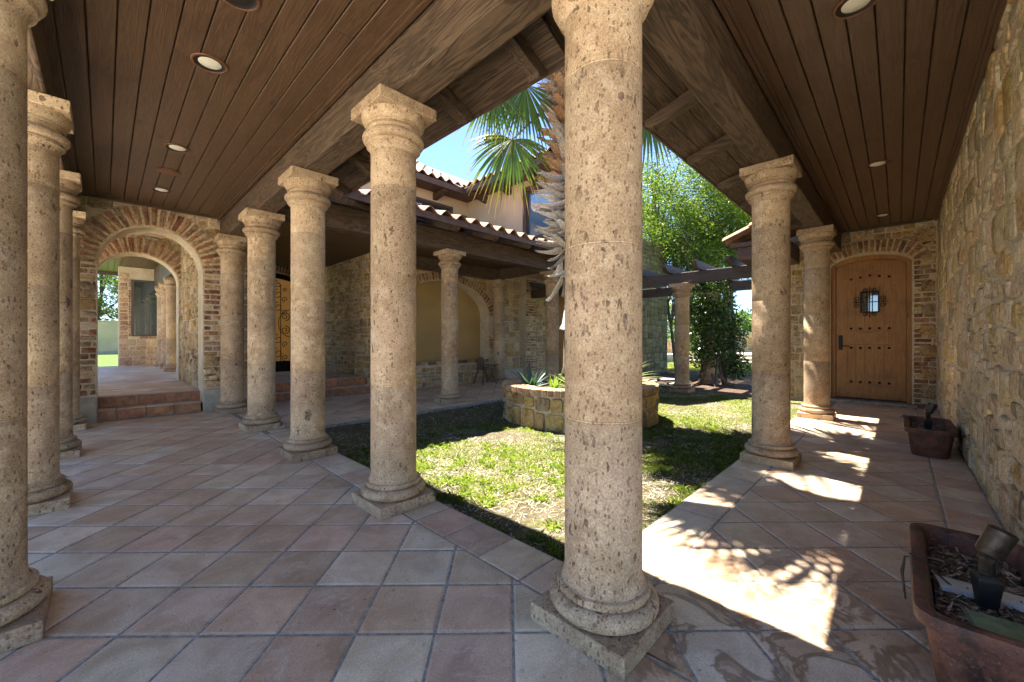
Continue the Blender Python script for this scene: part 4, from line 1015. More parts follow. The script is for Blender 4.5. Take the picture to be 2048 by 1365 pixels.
# ------------------------------------------------------------------ palm tree
PT = empty('palm_tree', (PC_[0], PC_[1], .40), 'tall fan palm with shaggy old leaf stubs, rising from the round planter', 'palm tree')
m = MB(); m.tube([(0, 0, 0), (.02, .0, .3), (.0, .01, 1.2), (-.02, .0, 3), (-.03, .0, 5.6), (-.03, 0, 6.0)], [.30, .24, .20, .26, .28, .22], 20); m.build('trunk', 'bark', PT, smooth=True, angle=180)
def stub(m, z, a, r0, L, W0, up, color):
    """one old leaf base: a scooped, forked woody blade pointing out from the trunk"""
    d = Vector((math.cos(a), math.sin(a), 0)); t = Vector((-math.sin(a), math.cos(a), 0)); p = Vector((-.02, 0, z))+d*r0*.8
    n = 5; rows = []
    for i in range(n+1):
        u = i/n; w = W0*(1-.60*u)*(1 if i else 1.15)
        c = p+d*(L*u)+Vector((0, 0, up*L*(u**1.4)-.04*math.sin(PI*u)))
        sag = .35*w*(1-.5*u)
        rows.append([c-t*w+Vector((0, 0, sag)), c-t*w*.5, c+Vector((0, 0, -sag*.3)), c+t*w*.5, c+t*w+Vector((0, 0, sag))])
    tip = rows[-1]; tip[0] += d*.05; tip[4] += d*.04
    v = [q for r_ in rows for q in r_]; nf = len(v); v += [q-Vector((0, 0, .014))-d*.004 for q in v]
    f = [(i*5+j, i*5+j+1, (i+1)*5+j+1, (i+1)*5+j) for i in range(n) for j in range(4)]
    f += [tuple(nf+x for x in reversed(q)) for q in f]
    f += [(i*5, (i+1)*5, nf+(i+1)*5, nf+i*5) for i in range(n)]+[((i+1)*5+4, i*5+4, nf+i*5+4, nf+(i+1)*5+4) for i in range(n)]+[(n*5+j, nf+n*5+j, nf+n*5+j+1, n*5+j+1) for j in range(4)]
    m.add(v, f, color)
m = MB(); ga = 2.39996; z = 1.05; k = 0
while z < 5.1:
    a = k*ga+random.uniform(-.2, .2)
    f_ = (z-1.05)/4.05
    sparse = z < 1.9
    if not (sparse and random.random() < .75):
        L = random.uniform(.30, .46) if z < 3.3 else random.uniform(.24, .38); up = random.uniform(-.25, .35) if z < 3.2 else random.uniform(.0, .7)
        if z < 2.0: up = random.uniform(-1.5, -.3)
        cc = random.choice([(.46, .42, .37), (.56, .52, .47), (.36, .30, .25), (.62, .58, .53)]) if z < 3.1 else random.choice([(.42, .25, .12), (.36, .20, .09), (.50, .34, .20), (.46, .36, .26)])
        stub(m, z, a, .26, L*(.62 if z < 2.0 else 1), random.uniform(.085, .14), up, jit(cc, .15))
    z += .0125 if z > 1.9 else .03; k += 1
m.build('leaf_stubs', 'leafscar', PT, smooth=True, angle=60)
# dead thatch fibres under the crown
N = 14000; zz = rng.uniform(3.7, 5.9, N); th = rng.uniform(0, 2*PI, N); r0 = .22+rng.uniform(0, .36, N)*np.clip((zz-3.5)/1.0, .35, 1)
c = np.column_stack([r0*np.cos(th)-.03, r0*np.sin(th), zz]); ln = rng.uniform(.06, .22, N)
d = np.column_stack([np.cos(th)*.3+rng.normal(0, .4, N), np.sin(th)*.3+rng.normal(0, .4, N), -np.ones(N)+rng.normal(0, .5, N)]); d /= np.linalg.norm(d, axis=1)[:, None]; d *= ln[:, None]
s_ = rng.normal(0, 1, (N, 3)); s_ /= np.linalg.norm(s_, axis=1)[:, None]; s_ *= rng.uniform(.002, .006, N)[:, None]
vv = np.stack([c-s_, c+s_, c+d], 1).reshape(-1, 3)
q = fastmesh('thatch', vv, 3, np.array([(.42, .30, .18), (.55, .42, .28), (.33, .22, .12), (.62, .50, .36)])[rng.integers(0, 4, N)], 'leafscar', PT); q['kind'] = 'stuff'
def fan_frond(m, base, hub, nrm, axis, Rl, spread, nseg, green, droop=.25, brown_tip=True):
    """costapalmate leaf: petiole base->hub, pleated blade segments with free drooping tips"""
    base, hub = Vector(base), Vector(hub); ax = Vector(axis).normalized(); nr = Vector(nrm).normalized(); nr = (nr-ax*nr.dot(ax)).normalized(); sd = ax.cross(nr)
    mid = (base+hub)/2+Vector((0, 0, .10)); pp = [base, base*.6+mid*.4+Vector((0, 0, .04)), mid, hub]
    m.tube(pp, [.026, .020, .016, .012], 6, (.16, .22, .07))
    for i in range(nseg):
        u = (i/(nseg-1)*2-1); a = u*spread/2
        L = Rl*(1-.22*abs(u)**2)*random.uniform(.93, 1.05); w = Rl*spread/nseg*.31
        dr = random.uniform(.5, 1.8); d0 = (ax*math.cos(a)+sd*math.sin(a)+nr*random.uniform(-.10, .10)).normalized(); rows = []; n = 7
        for j in range(n+1):
            t = j/n; 
            wid = w*(t/.5) if t < .5 else w*(1-(t-.5)/.5)**1.1
            wid = max(wid, .0012)
            p = hub+d0*L*t+nr*(.06*Rl*math.sin(PI*t)*(.5+.5*math.cos(a)))+Vector((0, 0, -droop*L*(t**2.3)*dr))
            cr = d0.cross(nr).normalized()
            fold = wid*.55
            rows.append((p-cr*wid, p+nr*fold, p+cr*wid, t))
        g1 = jit(green, .22)
        for j in range(n):
            a0, b0, c0, t0 = rows[j]; a1, b1, c1, t1 = rows[j+1]
            cc = g1
            if t1 > .93 and brown_tip: cc = (.34, .22, .09)
            elif t1 > .8: cc = (g1[0]*1.9, g1[1]*1.25, g1[2]*.9)
            m.add([a0, b0, b1, a1], [(0, 1, 2, 3)], cc); m.add([b0, c0, c1, b1], [(0, 1, 2, 3)], (cc[0]*.9, cc[1]*.9, cc[2]*.9))
GRN = (.085, .15, .03)
def frond(base, hub, nrm, axis, Rl, spread, nseg=38, green=GRN, droop=.25, dead=False):
    m = MB(); fan_frond(m, base, hub, nrm, axis, Rl, spread, nseg, green, droop); return m.build('dead_frond' if dead else 'frond', 'palm_leaf', PT)
# fronds are given in the palm's own space (origin at planter centre, z 0.40 above the ground)
FR = [  # base, hub, normal, axis, length, spread(deg), droop
 ((-.1, .1, 4.25), (-.75, .64, 3.62), (-.72, -.68, .25), (-.14, .14, -1), .80, 210, .35),
 ((-.1, .1, 4.9), (-.95, .84, 4.32), (-.72, -.68, .3), (-.25, .25, -.9), .75, 180, .3),
 ((-.1, .1, 4.9), (-.62, .50, 4.42), (-.72, -.68, .2), (-.05, .05, -1), 1.05, 150, .08),
 ((.1, -.1, 4.7), (.70, -.71, 4.15), (-.72, -.68, .3), (.15, -.15, -.9), .95, 190, .10),
 ((-.1, -.1, 5.2), (-1.75, -.80, 4.55), (-.3, -.2, .9), (-.7, -.5, -.5), 1.05, 200, .15),
 ((-.1, -.1, 5.0), (-1.65, -.50, 4.15), (.08, .46, 1), (-.6, -.75, .3), .95, 230, .05),
 ((.1, .1, 5.2), (1.9, -.8, 4.7), (.3, -.3, .9), (.8, -.5, -.4), 1.05, 200, .15),
]
for f_ in FR: frond(f_[0], f_[1], f_[2], f_[3], f_[4], R(f_[5]), 40, GRN, f_[6])
for i in range(22):
    a = i*2.39996; el = .15+.85*((i*7) % 26)/26
    if i in (3, 8): continue
    d = Vector((math.cos(a)*math.cos(el), math.sin(a)*math.cos(el), math.sin(el))); rch = random.uniform(.75, 1.2)
    hub = Vector((-.03, 0, 5.7))+d*rch
    ax = (d+Vector((0, 0, -.75 if el < .6 else -.3))).normalized(); nr = Vector((-d.x*.4, -d.y*.4, 1))
    frond((-.03+d.x*.15, d.y*.15, 5.65), hub, nr, ax, random.uniform(.9, 1.12), R(random.uniform(170, 220)), 30, (.085, .155, .04) if i % 3 else (.11, .16, .04), random.uniform(.2, .45))

# ------------------------------------------------------------------ agaves and yucca in the planter
def rosette(name, loc, label, n, L, w, colr, spread, stiff=.2, group='spiky plants in the round planter', cat='plant'):
    m = MB()
    for i in range(n):
        a = i*2.39996+random.uniform(-.2, .2); el = R(random.uniform(*spread)); l = L*random.uniform(.75, 1.1)
        d = Vector((math.cos(a)*math.cos(el), math.sin(a)*math.cos(el), math.sin(el))); t = Vector((-math.sin(a), math.cos(a), 0)); up = d.cross(t)*-1
        rows = []; K = 6
        for j in range(K+1):
            u = j/K; ww = w*(1-u)**.8*(1+.4*math.sin(PI*u)); p = d*l*u+Vector((0, 0, -stiff*l*u*u))
            rows.append((p-t*ww+up*ww*.4, p, p+t*ww+up*ww*.4))
        c = jit(colr, .2)
        for j in range(K):
            a0, b0, c0 = rows[j]; a1, b1, c1 = rows[j+1]
            m.add([a0, b0, b1, a1], [(0, 1, 2, 3)], c); m.add([b0, c0, c1, b1], [(0, 1, 2, 3)], (c[0]*.85, c[1]*.85, c[2]*.85))
    o = m.build(name, 'leaf' if 'yucca' in name else 'glossy_leaf', loc=loc); tag(o, label, cat, group); return o
px, py = PC_
rosette('agave', (px-.62, py+.38, .42), 'dark blue-green agave at the left edge of the round planter', 22, .42, .030, (.07, .13, .11), (10, 75), .1)
rosette('aloe', (px-.72, py-.10, .42), 'small bright green pointed plant between agave and palm', 11, .26, .028, (.26, .40, .08), (35, 85), .05)
rosette('yucca', (px-.42, py-.22, .42), 'fine leaved yellow-green yucca close to the palm trunk', 60, .52, .011, (.28, .36, .12), (5, 80), .25)
rosette('yucca', (px+.62, py-.40, .42), 'yucca with long arching pale leaves on the right of the planter', 60, .80, .010, (.26, .30, .12), (15, 80), .35)

# ------------------------------------------------------------------ rustic chair
W = empty('rustic_chair', (5.25, 6.55, 0), 'small weathered wooden chair by the low niche wall', 'chair')
m = MB(); m.box(-.17, .17, -.16, .16, .36, .40); m.build('seat', 'weathered_wood', W, bevel=.008)
for sx in (-1, 1):
    for sy in (-1, 1): m = MB(); m.tube([(sx*.12, sy*.11, .37), (sx*.23, sy*.17, .0)], [.022, .018], 8); m.build('leg', 'weathered_wood', W)
m = MB(); m.prism([(x, .14+.08*z, .40+z) for x, z in [(-.10, 0), (.10, 0), (.13, .12), (.10, .22), (.05, .26), (-.05, .26), (-.10, .22), (-.13, .12)]], (0, .03, 0)); m.build('backrest', 'weathered_wood', W, bevel=.006)
m = MB(); m.tube([(.12, .1, .46), (.35, .08, .44), (.52, .05, .47)], [.022, .02, .014], 8); m.tube([(.40, .08, .44), (.50, .10, .38)], [.014, .008], 6); m.build('armrest', 'weathered_wood', W, smooth=True)

# ------------------------------------------------------------------ pergola
Pg = empty('pergola', (8.4, 3.5, 2.3), 'dark timber pergola with shaped rafter ends over the garden bed', 'pergola', )
def G_(x, y, z): return (x-8.4, y-3.5, z-2.3)
for nm, x in (('front_beam', 7.39), ('rear_beam', 9.54)):
    m = MB(); m.box(x-8.4-.07, x-8.4+.07, .72-3.5, 7.2-3.5, .008, .245); m.build(nm, 'pergola_wood_y', Pg, bevel=.008)
y = 1.50
while y < 7:
    m = MB(); prof = [(6.95, 2.55+.16), (6.96, 2.55+.10), (7.0, 2.55+.04), (7.08, 2.55+.006), (7.2, 2.548), (9.9, 2.548), (10.0, 2.60), (10.02, 2.71)]
    m.prism([G_(a, y-.045, b) for a, b in prof], (0, .09, 0), jit((1, 1, 1), .2)); m.build('rafter', 'pergola_wood_x', Pg, bevel=.005); y += .63

# ------------------------------------------------------------------ two-storey house behind the terrace
H = empty('two_storey_house', (6.7, 9.0, 3.0), 'peach stucco upper storey with clay tiled roof behind the terrace', 'house')
def H_(x, y, z): return (x-6.7, y-9.0, z-3.0)
m = MB()
# wall facing -y with a window hole, wall facing -x with a window hole
def rect_wall(m, P, u0, u1, z0, z1, holes):
    us = sorted({u0, u1, *[h[0] for h in holes], *[h[1] for h in holes]}); zs = sorted({z0, z1, *[h[2] for h in holes], *[h[3] for h in holes]})
    for a, b in zip(us, us[1:]):
        for c, d in zip(zs, zs[1:]):
            if any(h[0] <= (a+b)/2 <= h[1] and h[2] <= (c+d)/2 <= h[3] for h in holes): continue
            m.add([P(a, c, 0), P(b, c, 0), P(b, d, 0), P(a, d, 0)], [(0, 1, 2, 3)])
    for h in holes:
        for (a, c), (b, d) in (((h[0], h[2]), (h[1], h[2])), ((h[1], h[2]), (h[1], h[3])), ((h[1], h[3]), (h[0], h[3])), ((h[0], h[3]), (h[0], h[2]))):
            m.add([P(a, c, 0), P(b, d, 0), P(b, d, -.12), P(a, c, -.12)], [(0, 1, 2, 3)])
PY = lambda a, z, d: H_(a, 9.0-d, z); PX = lambda a, z, d: H_(6.7-d, a, z)
w1 = (4.55, 6.06, 4.2, 5.12); w2 = (5.35, 6.50, 3.85, 5.18)
rect_wall(m, PY, -1.0, 6.7, 3.0, 5.65, [w1, (1.2, 2.6, 4.2, 5.1)]); rect_wall(m, PX, 5.0, 9.0, 3.0, 5.65, [w2])
m.add([H_(6.7, 5.0, 2.9), H_(8.9, 5.0, 2.9), H_(8.9, 5.0, 5.65), H_(6.7, 5.0, 5.65)], [(0, 1, 2, 3)]); m.add([H_(6.7, 5.0, 2.9), H_(8.9, 5.0, 2.9), H_(8.9, 9.0, 2.9), H_(6.7, 9.0, 2.9)], [(0, 1, 2, 3)])
m.build('stucco_wall', 'stucco', H)
def window(P, w, nm='window', fw=.09, mull=1, mat='glass'):
    f = MB()
    def bar(a, b, c, d, d0, d1):
        q = [P(a, c, d1), P(b, c, d1), P(b, d, d1), P(a, d, d1)]; f.prism(q, Vector(P(a, c, d0))-Vector(P(a, c, d1)))
    a, b, c, d = w
    bar(a-fw, a+.03, c-fw, d+fw, -.10, .025); bar(b-.03, b+fw, c-fw, d+fw, -.10, .025); bar(a+.031, b-.031, d-.03, d+fw, -.10, .024); bar(a+.031, b-.031, c-fw, c+.03, -.10, .024)
    fr = f.build(nm, 'fascia', H); f = MB()
    for k in range(1, mull+1): x = a+(b-a)*k/(mull+1); bar(x-.025, x+.025, c+.031, d-.031, -.09, -.03)
    bar(a+.031, a+.06, c+.031, d-.031, -.09, -.035); bar(b-.06, b-.031, c+.031, d-.031, -.09, -.035); bar(a+.061, b-.061, d-.06, d-.031, -.09, -.036)
    f.build('sash', 'window_frame', fr)
    g_ = MB(); g_.add([P(a, c, -.08), P(b, c, -.08), P(b, d, -.08), P(a, d, -.08)], [(0, 1, 2, 3)]); g_.build('pane', mat, fr)
    return fr
window(PY, w1, fw=.05, mull=1); window(PY, (1.2, 2.6, 4.2, 5.1), mull=1)
fr = window(PX, w2, mull=0, mat='blind_glass')
bl = MB(); zb = w2[2]+.04
while zb < w2[3]-.03: bl.add([PX(5.38, zb, -.105), PX(6.47, zb, -.105), PX(6.47, zb+.022, -.125), PX(5.38, zb+.022, -.125)], [(0, 1, 2, 3)], (1, 1, 1)); zb += .05
bl.build('blind', 'white_board', fr)
# eaves: dark soffit, fascia, brackets, tiles
EO = .62; EZ = 5.42
m = MB(); m.add([H_(-1.5, 9.0-EO, EZ), H_(6.7-EO, 9.0-EO, EZ), H_(6.7, 9.0, EZ+.03), H_(-1.5, 9.0, EZ+.03)], [(0, 1, 2, 3)]); m.add([H_(6.7-EO, 9.0-EO, EZ), H_(6.7-EO, 4.4, EZ), H_(6.7, 4.4, EZ+.03), H_(6.7, 9.0, EZ+.03)], [(0, 1, 2, 3)])
m.build('soffit', 'fascia', H)
m = MB(); m.box(-8.2, -EO-.001, -EO-.03, -EO, EZ-3-.02, EZ-3+.14); m.box(-EO-.03, -EO, -4.6, -EO-.031, EZ-3-.02, EZ-3+.14); m.build('fascia_board', 'fascia', H)
for x in (2.2, 3.3, 4.4, 5.45):
    m = MB(); q = [(0, EZ-.002), (EO-.06, EZ-.004), (EO-.1, EZ-.07), (EO-.2, EZ-.10), (EO-.25, EZ-.14), (0, EZ-.2)]
    m.prism([H_(x-.07, 9.0-a-.001, b) for a, b in q], (.14, 0, 0)); m.build('bracket', 'beam_wood_y', H, bevel=.006)
for y in (8.1, 7.1, 6.1, 5.2):
    m = MB(); q = [(0, EZ-.002), (EO-.06, EZ-.004), (EO-.1, EZ-.07), (EO-.2, EZ-.10), (EO-.25, EZ-.14), (0, EZ-.2)]
    m.prism([H_(6.7-a-.001, y-.07, b) for a, b in q], (0, .14, 0)); m.build('bracket', 'beam_wood_x', H, bevel=.006)
barrel_tiles(H, lambda a, o_, z: H_(a, 9.0-o_, z), -1.4, 6.2, EO+.05, EZ+.16, 3.3, .60)
barrel_tiles(H, lambda a, o_, z: H_(6.7-o_, a, z), 4.4, 8.6, EO+.05, EZ+.16, 2.4, .60)
m = MB(); m.add([H_(-1.4, 9-EO, EZ+.15), H_(6.7-EO, 9-EO, EZ+.15), H_(6.7-EO+3.3, 9-EO+3.3, EZ+.15+1.96), H_(-1.4, 9-EO+3.3, EZ+.15+1.96)], [(0, 1, 2, 3)]); m.add([H_(6.7-EO, 9-EO, EZ+.15), H_(6.7-EO, 4.4, EZ+.15), H_(8.8, 4.4, EZ+.15+1.62), H_(8.8, 9-EO+2.7, EZ+.15+1.62)], [(0, 1, 2, 3)]); m.build('roof_deck', 'fascia', H)
m = MB(); m.tube([H_(6.45, 8.97, 5.0), H_(6.5, 8.97, 5.0), H_(6.62, 8.95, 4.98), H_(6.65, 8.93, 4.9), H_(6.66, 8.94, 4.4), H_(6.66, 8.94, 3.8)], .018, 6); m.build('downpipe', 'bronze', H, smooth=True)
m = MB(); m.tube([H_(2.7, 12, 6.2), H_(2.7, 12, 8.6)], .012, 5); m.build('antenna', 'iron', H)

# small roof wing at the right, above the pergola (end of the passage roof)
W = empty('wing_roof', (6.9, 1.0, 2.62), 'short clay tiled roof corner jutting out left of the right hand columns', 'roof')
m = MB(); m.box(-.35, 1.1, -.5, .25, -.10, .12); m.box(-.42, 1.1, -.5, .32, .121, .20); m.build('fascia_board', 'fascia', W, bevel=.01)
barrel_tiles(W, lambda a, o_, z: (a, o_, z), -.5, 1.2, .42, .235, 1.0, .45)

# ------------------------------------------------------------------ stone tower / chimney behind the pergola
W = empty('stone_chimney', (11.4, 5.8, -.1), 'tall square grey-green stone chimney beyond the pergola', 'chimney')
m = MB(); m.box(-1.0, .98, -.83, .9, 0, 4.35); m.build('chimney_core', 'dark_mortar', W)
pal = [(.20, .17, .085), (.24, .21, .11), (.16, .14, .07), (.26, .21, .12)]
m = MB(); ccw[0] = True
PQ = rel(plane_map((0, 4.965, 0), (1, 0, 0), (0, -1, 0)), W.location); rubble(m, PQ, 10.42, 12.36, 0, 4.3, .3, pal=pal)
PQ = rel(plane_map((10.4, 0, 0), (0, -1, 0), (-1, 0, 0)), W.location); rubble(m, PQ, -6.65, -5.0, 0, 4.3, .3, pal=pal); m.build('stone_facing', 'mossy_stone', W, smooth=True, angle=50)

# ------------------------------------------------------------------ trees
def rand_dirs(n): v = rng.normal(0, 1, (n, 3)); return v/np.linalg.norm(v, axis=1)[:, None]
def leaf_cloud(name, blobs, n, size, cols, mat, parent, flat=.5, thin=-.1):
    w = np.array([b[3]*b[4]*b[5] for b in blobs]) ; w = w/w.sum(); idx = rng.choice(len(blobs), n, p=w); B = np.array(blobs)[idx]
    r = rng.uniform(0, 1, n)**.45; c = B[:, :3]+rand_dirs(n)*r[:, None]*B[:, 3:6]
    # thin the cloud into sprays
    k = np.sin(c[:, 0]*3.1+c[:, 2]*2.3)+np.sin(c[:, 1]*3.7-c[:, 2]*2.9)+np.sin(c[:, 0]*7.3+c[:, 1]*6.1)*.6+.5*np.sin(c[:, 2]*11+c[:, 0]*5)
    keep = k+rng.normal(0, .35, n) > thin; c = c[keep]; n = len(c)
    a = rand_dirs(n); a[:, 2] *= flat; a /= np.linalg.norm(a, axis=1)[:, None]; b = np.cross(a, rand_dirs(n)); b /= np.linalg.norm(b, axis=1)[:, None]+1e-9
    s = size*rng.uniform(.6, 1.3, n)[:, None]
    v = np.stack([c-a*s, c-b*s*.42, c+a*s, c+b*s*.42], 1).reshape(-1, 3)
    pal = np.array(cols)[rng.integers(0, len(cols), n)]*rng.uniform(.5, 1.4, n)[:, None]
    return fastmesh(name, v, 4, pal, mat, parent)
def tree(name, loc, label, h, crown, n, size, cols, group, trunk_r=.14, stems=1, seed=0, lean=(0, 0)):
    random.seed(seed+50); o = empty(name, loc, label, 'tree', group)
    m = MB(); br = MB()
    for s in range(stems):
        a0 = 2*PI*s/max(1, stems)+.4; sp = .0 if stems == 1 else .12; x, y = math.cos(a0)*sp, math.sin(a0)*sp
        dx, dy = (lean if stems == 1 else (math.cos(a0)*.35, math.sin(a0)*.35)); pts = [(x, y, -.05)]; top = h*.75
        for k in range(1, 6): u = k/5; pts.append((x+dx*u*1.6+random.uniform(-.08, .08), y+dy*u*1.6+random.uniform(-.08, .08), top*u))
        m.tube(pts, [trunk_r*(1-.13*k) for k in range(6)], 8)
        for k in range(9):
            b = Vector(pts[2+k % 4]); bl = random.choice(crown); e = Vector(bl[:3])+Vector((random.uniform(-.6, .6)*bl[3], random.uniform(-.6, .6)*bl[4], random.uniform(-.4, .6)*bl[5])); md = (b+e)/2+Vector((random.uniform(-.2, .2), random.uniform(-.2, .2), random.uniform(0, .4)))
            br.tube([b, md, e], [trunk_r*.42, trunk_r*.26, trunk_r*.08], 6)
    m.build('trunk', 'bark', o, smooth=True, angle=60); br.build('branches', 'bark', o, smooth=True, angle=60)
    leaf_cloud('crown', crown, n, size, cols, 'leaf', o); return o
LG = [(.095, .155, .025), (.13, .195, .03), (.06, .105, .02), (.16, .21, .04)]; DG = [(.045, .085, .02), (.06, .11, .025), (.035, .07, .02)]
GT = 'leafy trees beyond the pergola'
tree('shade_tree', (14.2, 6.3, -.05), 'big bright green tree right behind the stone chimney', 8.5, [(0, 0, 5.8, 2.6, 2.4, 1.9), (-1.6, -1.3, 4.6, 1.7, 1.6, 1.2), (1.3, -1.5, 4.8, 1.9, 1.6, 1.4), (-.6, 1.5, 7.2, 2.2, 2, 1.5), (-2.6, -1.2, 6.0, 1.2, 1.0, 1.2), (-3.2, -1.7, 4.9, .9, .7, .8), (-2.2, -2.2, 7.6, 1.6, 1.4, 1.2)], 100000, .048, LG, GT, .20, seed=1)
tree('shade_tree', (14.6, 3.6, -.05), 'bright green tree in the middle above the pergola beam', 7.5, [(0, 0, 5.4, 2.0, 1.9, 1.7), (-1.0, .3, 4.0, 1.5, 1.5, 1.0), (1.4, -.8, 4.4, 1.6, 1.4, 1.2), (.3, .6, 7.0, 1.9, 1.8, 1.3), (-1.2, -1.2, 5.8, 1.3, 1.2, 1.2), (-2.5, -.9, 7.4, 1.5, 1.3, 1.0)], 84000, .046, LG, GT, .16, seed=2)
tree('shade_tree', (18.5, 3.4, -.05), 'tree with darker trunk farther back, right above the garden steps', 8.5, [(0, 0, 6.6, 2.6, 2.2, 1.7), (.8, -.9, 5.4, 1.8, 1.6, 1.1), (-.4, 1.2, 4.9, 2.2, 1.7, 1.3)], 46000, .06, LG, GT, .2, seed=3)
tree('crepe_myrtle', (12.9, 4.75, -.05), 'slender multi stemmed small tree beside the chimney', 5.5, [(0, 0, 4.4, 1.2, 1.2, 1.3), (.4, -.5, 5.4, 1.2, 1.1, .8)], 14000, .045, LG, GT, .055, stems=6, seed=4)
tree('garden_tree', (26, 9.5, -.05), 'rounded green tree far behind the seating wall', 4.5, [(0, 0, 3.0, 2.6, 2.6, 1.8), (-1, -2, 2.2, 1.8, 1.8, 1.2)], 14000, .11, LG, GT, .2, seed=5)
tree('garden_tree', (30, 6.2, -.05), 'low blue-green tree far away to the right of the vine', 3.4, [(0, 0, 2.1, 2.2, 1.7, 1.4)], 9000, .11, [(.09, .16, .05), (.12, .19, .06)], GT, .15, seed=6)
GA = 'trees beyond the low plaster wall'
tree('mesquite_tree', (-1.6, 39.5, .1), 'feathery yellow-green tree seen left through the arches', 9, [(0, 0, 5.0, 3.6, 3.0, 2.6), (2.2, .2, 3.6, 2.2, 2.4, 2.0), (.3, 0, 7.6, 3.0, 2.4, 1.8)], 46000, .08, [(.15, .20, .03), (.19, .24, .04), (.10, .16, .03)], GA, .14, seed=7)
tree('mesquite_tree', (-6.5, 44, .1), 'second tree behind the plaster wall, farther away', 6, [(0, 0, 3.6, 3.4, 2.2, 2.2)], 22000, .07, LG, GA, .16, seed=8)
# woodland far off, read as one mass
def belt(name, pts, n, size, cols):
    bl = [(x, y, z, rx, ry, rz) for x, y, z, rx, ry, rz in pts]; o = leaf_cloud(name, bl, n, size, cols, 'leaf', None); tag(o, kind='stuff'); return o
belt('far_woodland', [(46+random.uniform(-4, 4), y, 1.2, 3.0, 3.5, 1.9+random.uniform(-.4, .6)) for y in range(-6, 40, 3)], 30000, .22, [(.08, .14, .03), (.06, .11, .03), (.11, .17, .04)])
belt('far_treeline', [(x, 40+random.uniform(-2, 2), 1.5, 3.5, 3, 2.2+random.uniform(-.4, .8)) for x in range(-34, 30, 3)], 22000, .25, DG+LG)
0 and belt('outer_hedge', [(-13+random.uniform(-.5, .5), y, 1.0, 1.2, 2.0, 1.3) for y in range(-8, 26, 3)], 12000, .12, LG)

# vine climbing the second pergola column
V = empty('climbing_vine', (9.5, 2.62, -.05), 'thick dark leafy vine covering the rear pergola column', 'vine')
m = MB()
for k in range(5):
    a = 2*PI*k/5; m.tube([(math.cos(a)*.30, math.sin(a)*.3, 0), (math.cos(a+.3)*.22, math.sin(a+.3)*.22, .4), (math.cos(a+.9)*.21, math.sin(a+.9)*.21, 1.2), (math.cos(a+1.6)*.2, math.sin(a+1.6)*.2, 2.3)], [.05, .035, .03, .02], 7)
m.tube([(.33, -.22, 0), (.30, -.20, 1.1), (.34, -.24, 2.6)], [.075, .06, .05], 8)
for k in range(7): a = k*.9; m.tube([(math.cos(a)*.18, math.sin(a)*.18, .28), (math.cos(a)*.38, math.sin(a)*.38, .06), (math.cos(a)*.62, math.sin(a)*.62, .0)], [.03, .022, .012], 6)
m.build('woody_stems', 'bark', V, smooth=True, angle=60)
leaf_cloud('leaves', [(-.05, .05, 1.5, .52, .52, .85), (0, 0, 2.2, .58, .6, .5), (-.05, .1, .75, .42, .45, .4), (.45, -.35, 1.3, .38, .38, .9), (.1, .2, 2.75, .5, .8, .25), (.5, -.4, .45, .45, .4, .35)], 19000, .040, [(.045, .07, .018), (.05, .095, .025), (.03, .055, .015), (.08, .13, .03)], 'glossy_leaf', V, thin=-2.0)

# ------------------------------------------------------------------ garden beyond: path stones, seat wall, steps, stone wall
for i, (x, y, r) in enumerate(((8.3, 3.6, .4), (9.0, 4.1, .35), (7.9, 4.3, .33), (9.8, 3.9, .38), (8.8, 3.2, .3))):
    m = MB(); n = 9; pts = [(r*random.uniform(.7, 1.1)*math.cos(2*PI*k/n), r*.8*random.uniform(.7, 1.1)*math.sin(2*PI*k/n), 0) for k in range(n)]
    m.prism(pts, (0, 0, .035)); o = m.build('flagstone', 'concrete', bevel=.008, loc=(x, y, -.045)); tag(o, 'flat pale flagstone set in the bed between chimney and pergola column', 'flagstone', 'flagstones in the garden bed')
def block(name, x0, x1, y0, y1, z0, z1, mat, label, cat, bevel=.02, face=None):
    o = empty(name, ((x0+x1)/2, (y0+y1)/2, z0), label, cat); m = MB(); hx, hy = (x1-x0)/2, (y1-y0)/2
    m.box(-hx, hx, -hy, hy, 0, z1-z0); m.build('block_core', mat, o, bevel=bevel)
    if face is not None:
        q = MB(); ccw[0] = True; P_ = lambda a, z, d: (-hx-d, -a, z); rubble(q, P_, -hy+.01, hy-.01, .01, z1-z0-.02, face); q.build('stone_facing', 'rubble_stone', o, smooth=True, angle=50)
        c = MB(); c.box(-hx-.05, hx+.05, -hy-.04, hy+.04, z1-z0+.002, z1-z0+.06); c.build('coping', 'pale_plinth', o, bevel=.01)
    return o
lw = MB(); lw.box(-10, 3, 16.42, 34.0, -.2, .20); lw.box(-10, -1.1, 16.01, 16.42, -.2, .20); lo = lw.build('rear_lawn', 'far_grass'); tag(lo, kind='structure')
block('garden_wall', 24.6, 25.1, 4.0, 7.8, -.1, 1.45, 'mortar', 'stone garden wall with flat coping at the right of the far patio', 'wall', face=.35)
block('seat_wall', 21.5, 21.9, 8.6, 12.5, -.1, 1.05, 'mortar', 'low seating wall far behind the pergola column', 'wall', face=.35)
m = MB()
W = empty('garden_steps', (20.2, 5.7, -.1), 'wide pale stone steps on the far side of the lawn', 'steps')
for k, (x0, r) in enumerate(((-.6, .0), (0, .16), (.7, .32))):
    m = MB(); m.box(x0+.0, 3.6, -2.2+.3*k, 1.9, r+.001, r+.16); m.build('step', 'pale_plinth', W, bevel=.02)
W = empty('raised_patio', (20.0, 10.0, -.1), 'pale raised patio behind the slender multi stemmed tree', 'patio')
m = MB(); m.box(-1.6, 3, -2.3, 4, 0, .42); m.build('patio_slab', 'pale_plinth', W, bevel=.02)
m = MB(); m.box(-2.1, -1.61, -2.3, 4, 0, .2); m.build('edge_step', 'rubble_stone', W, bevel=.02)
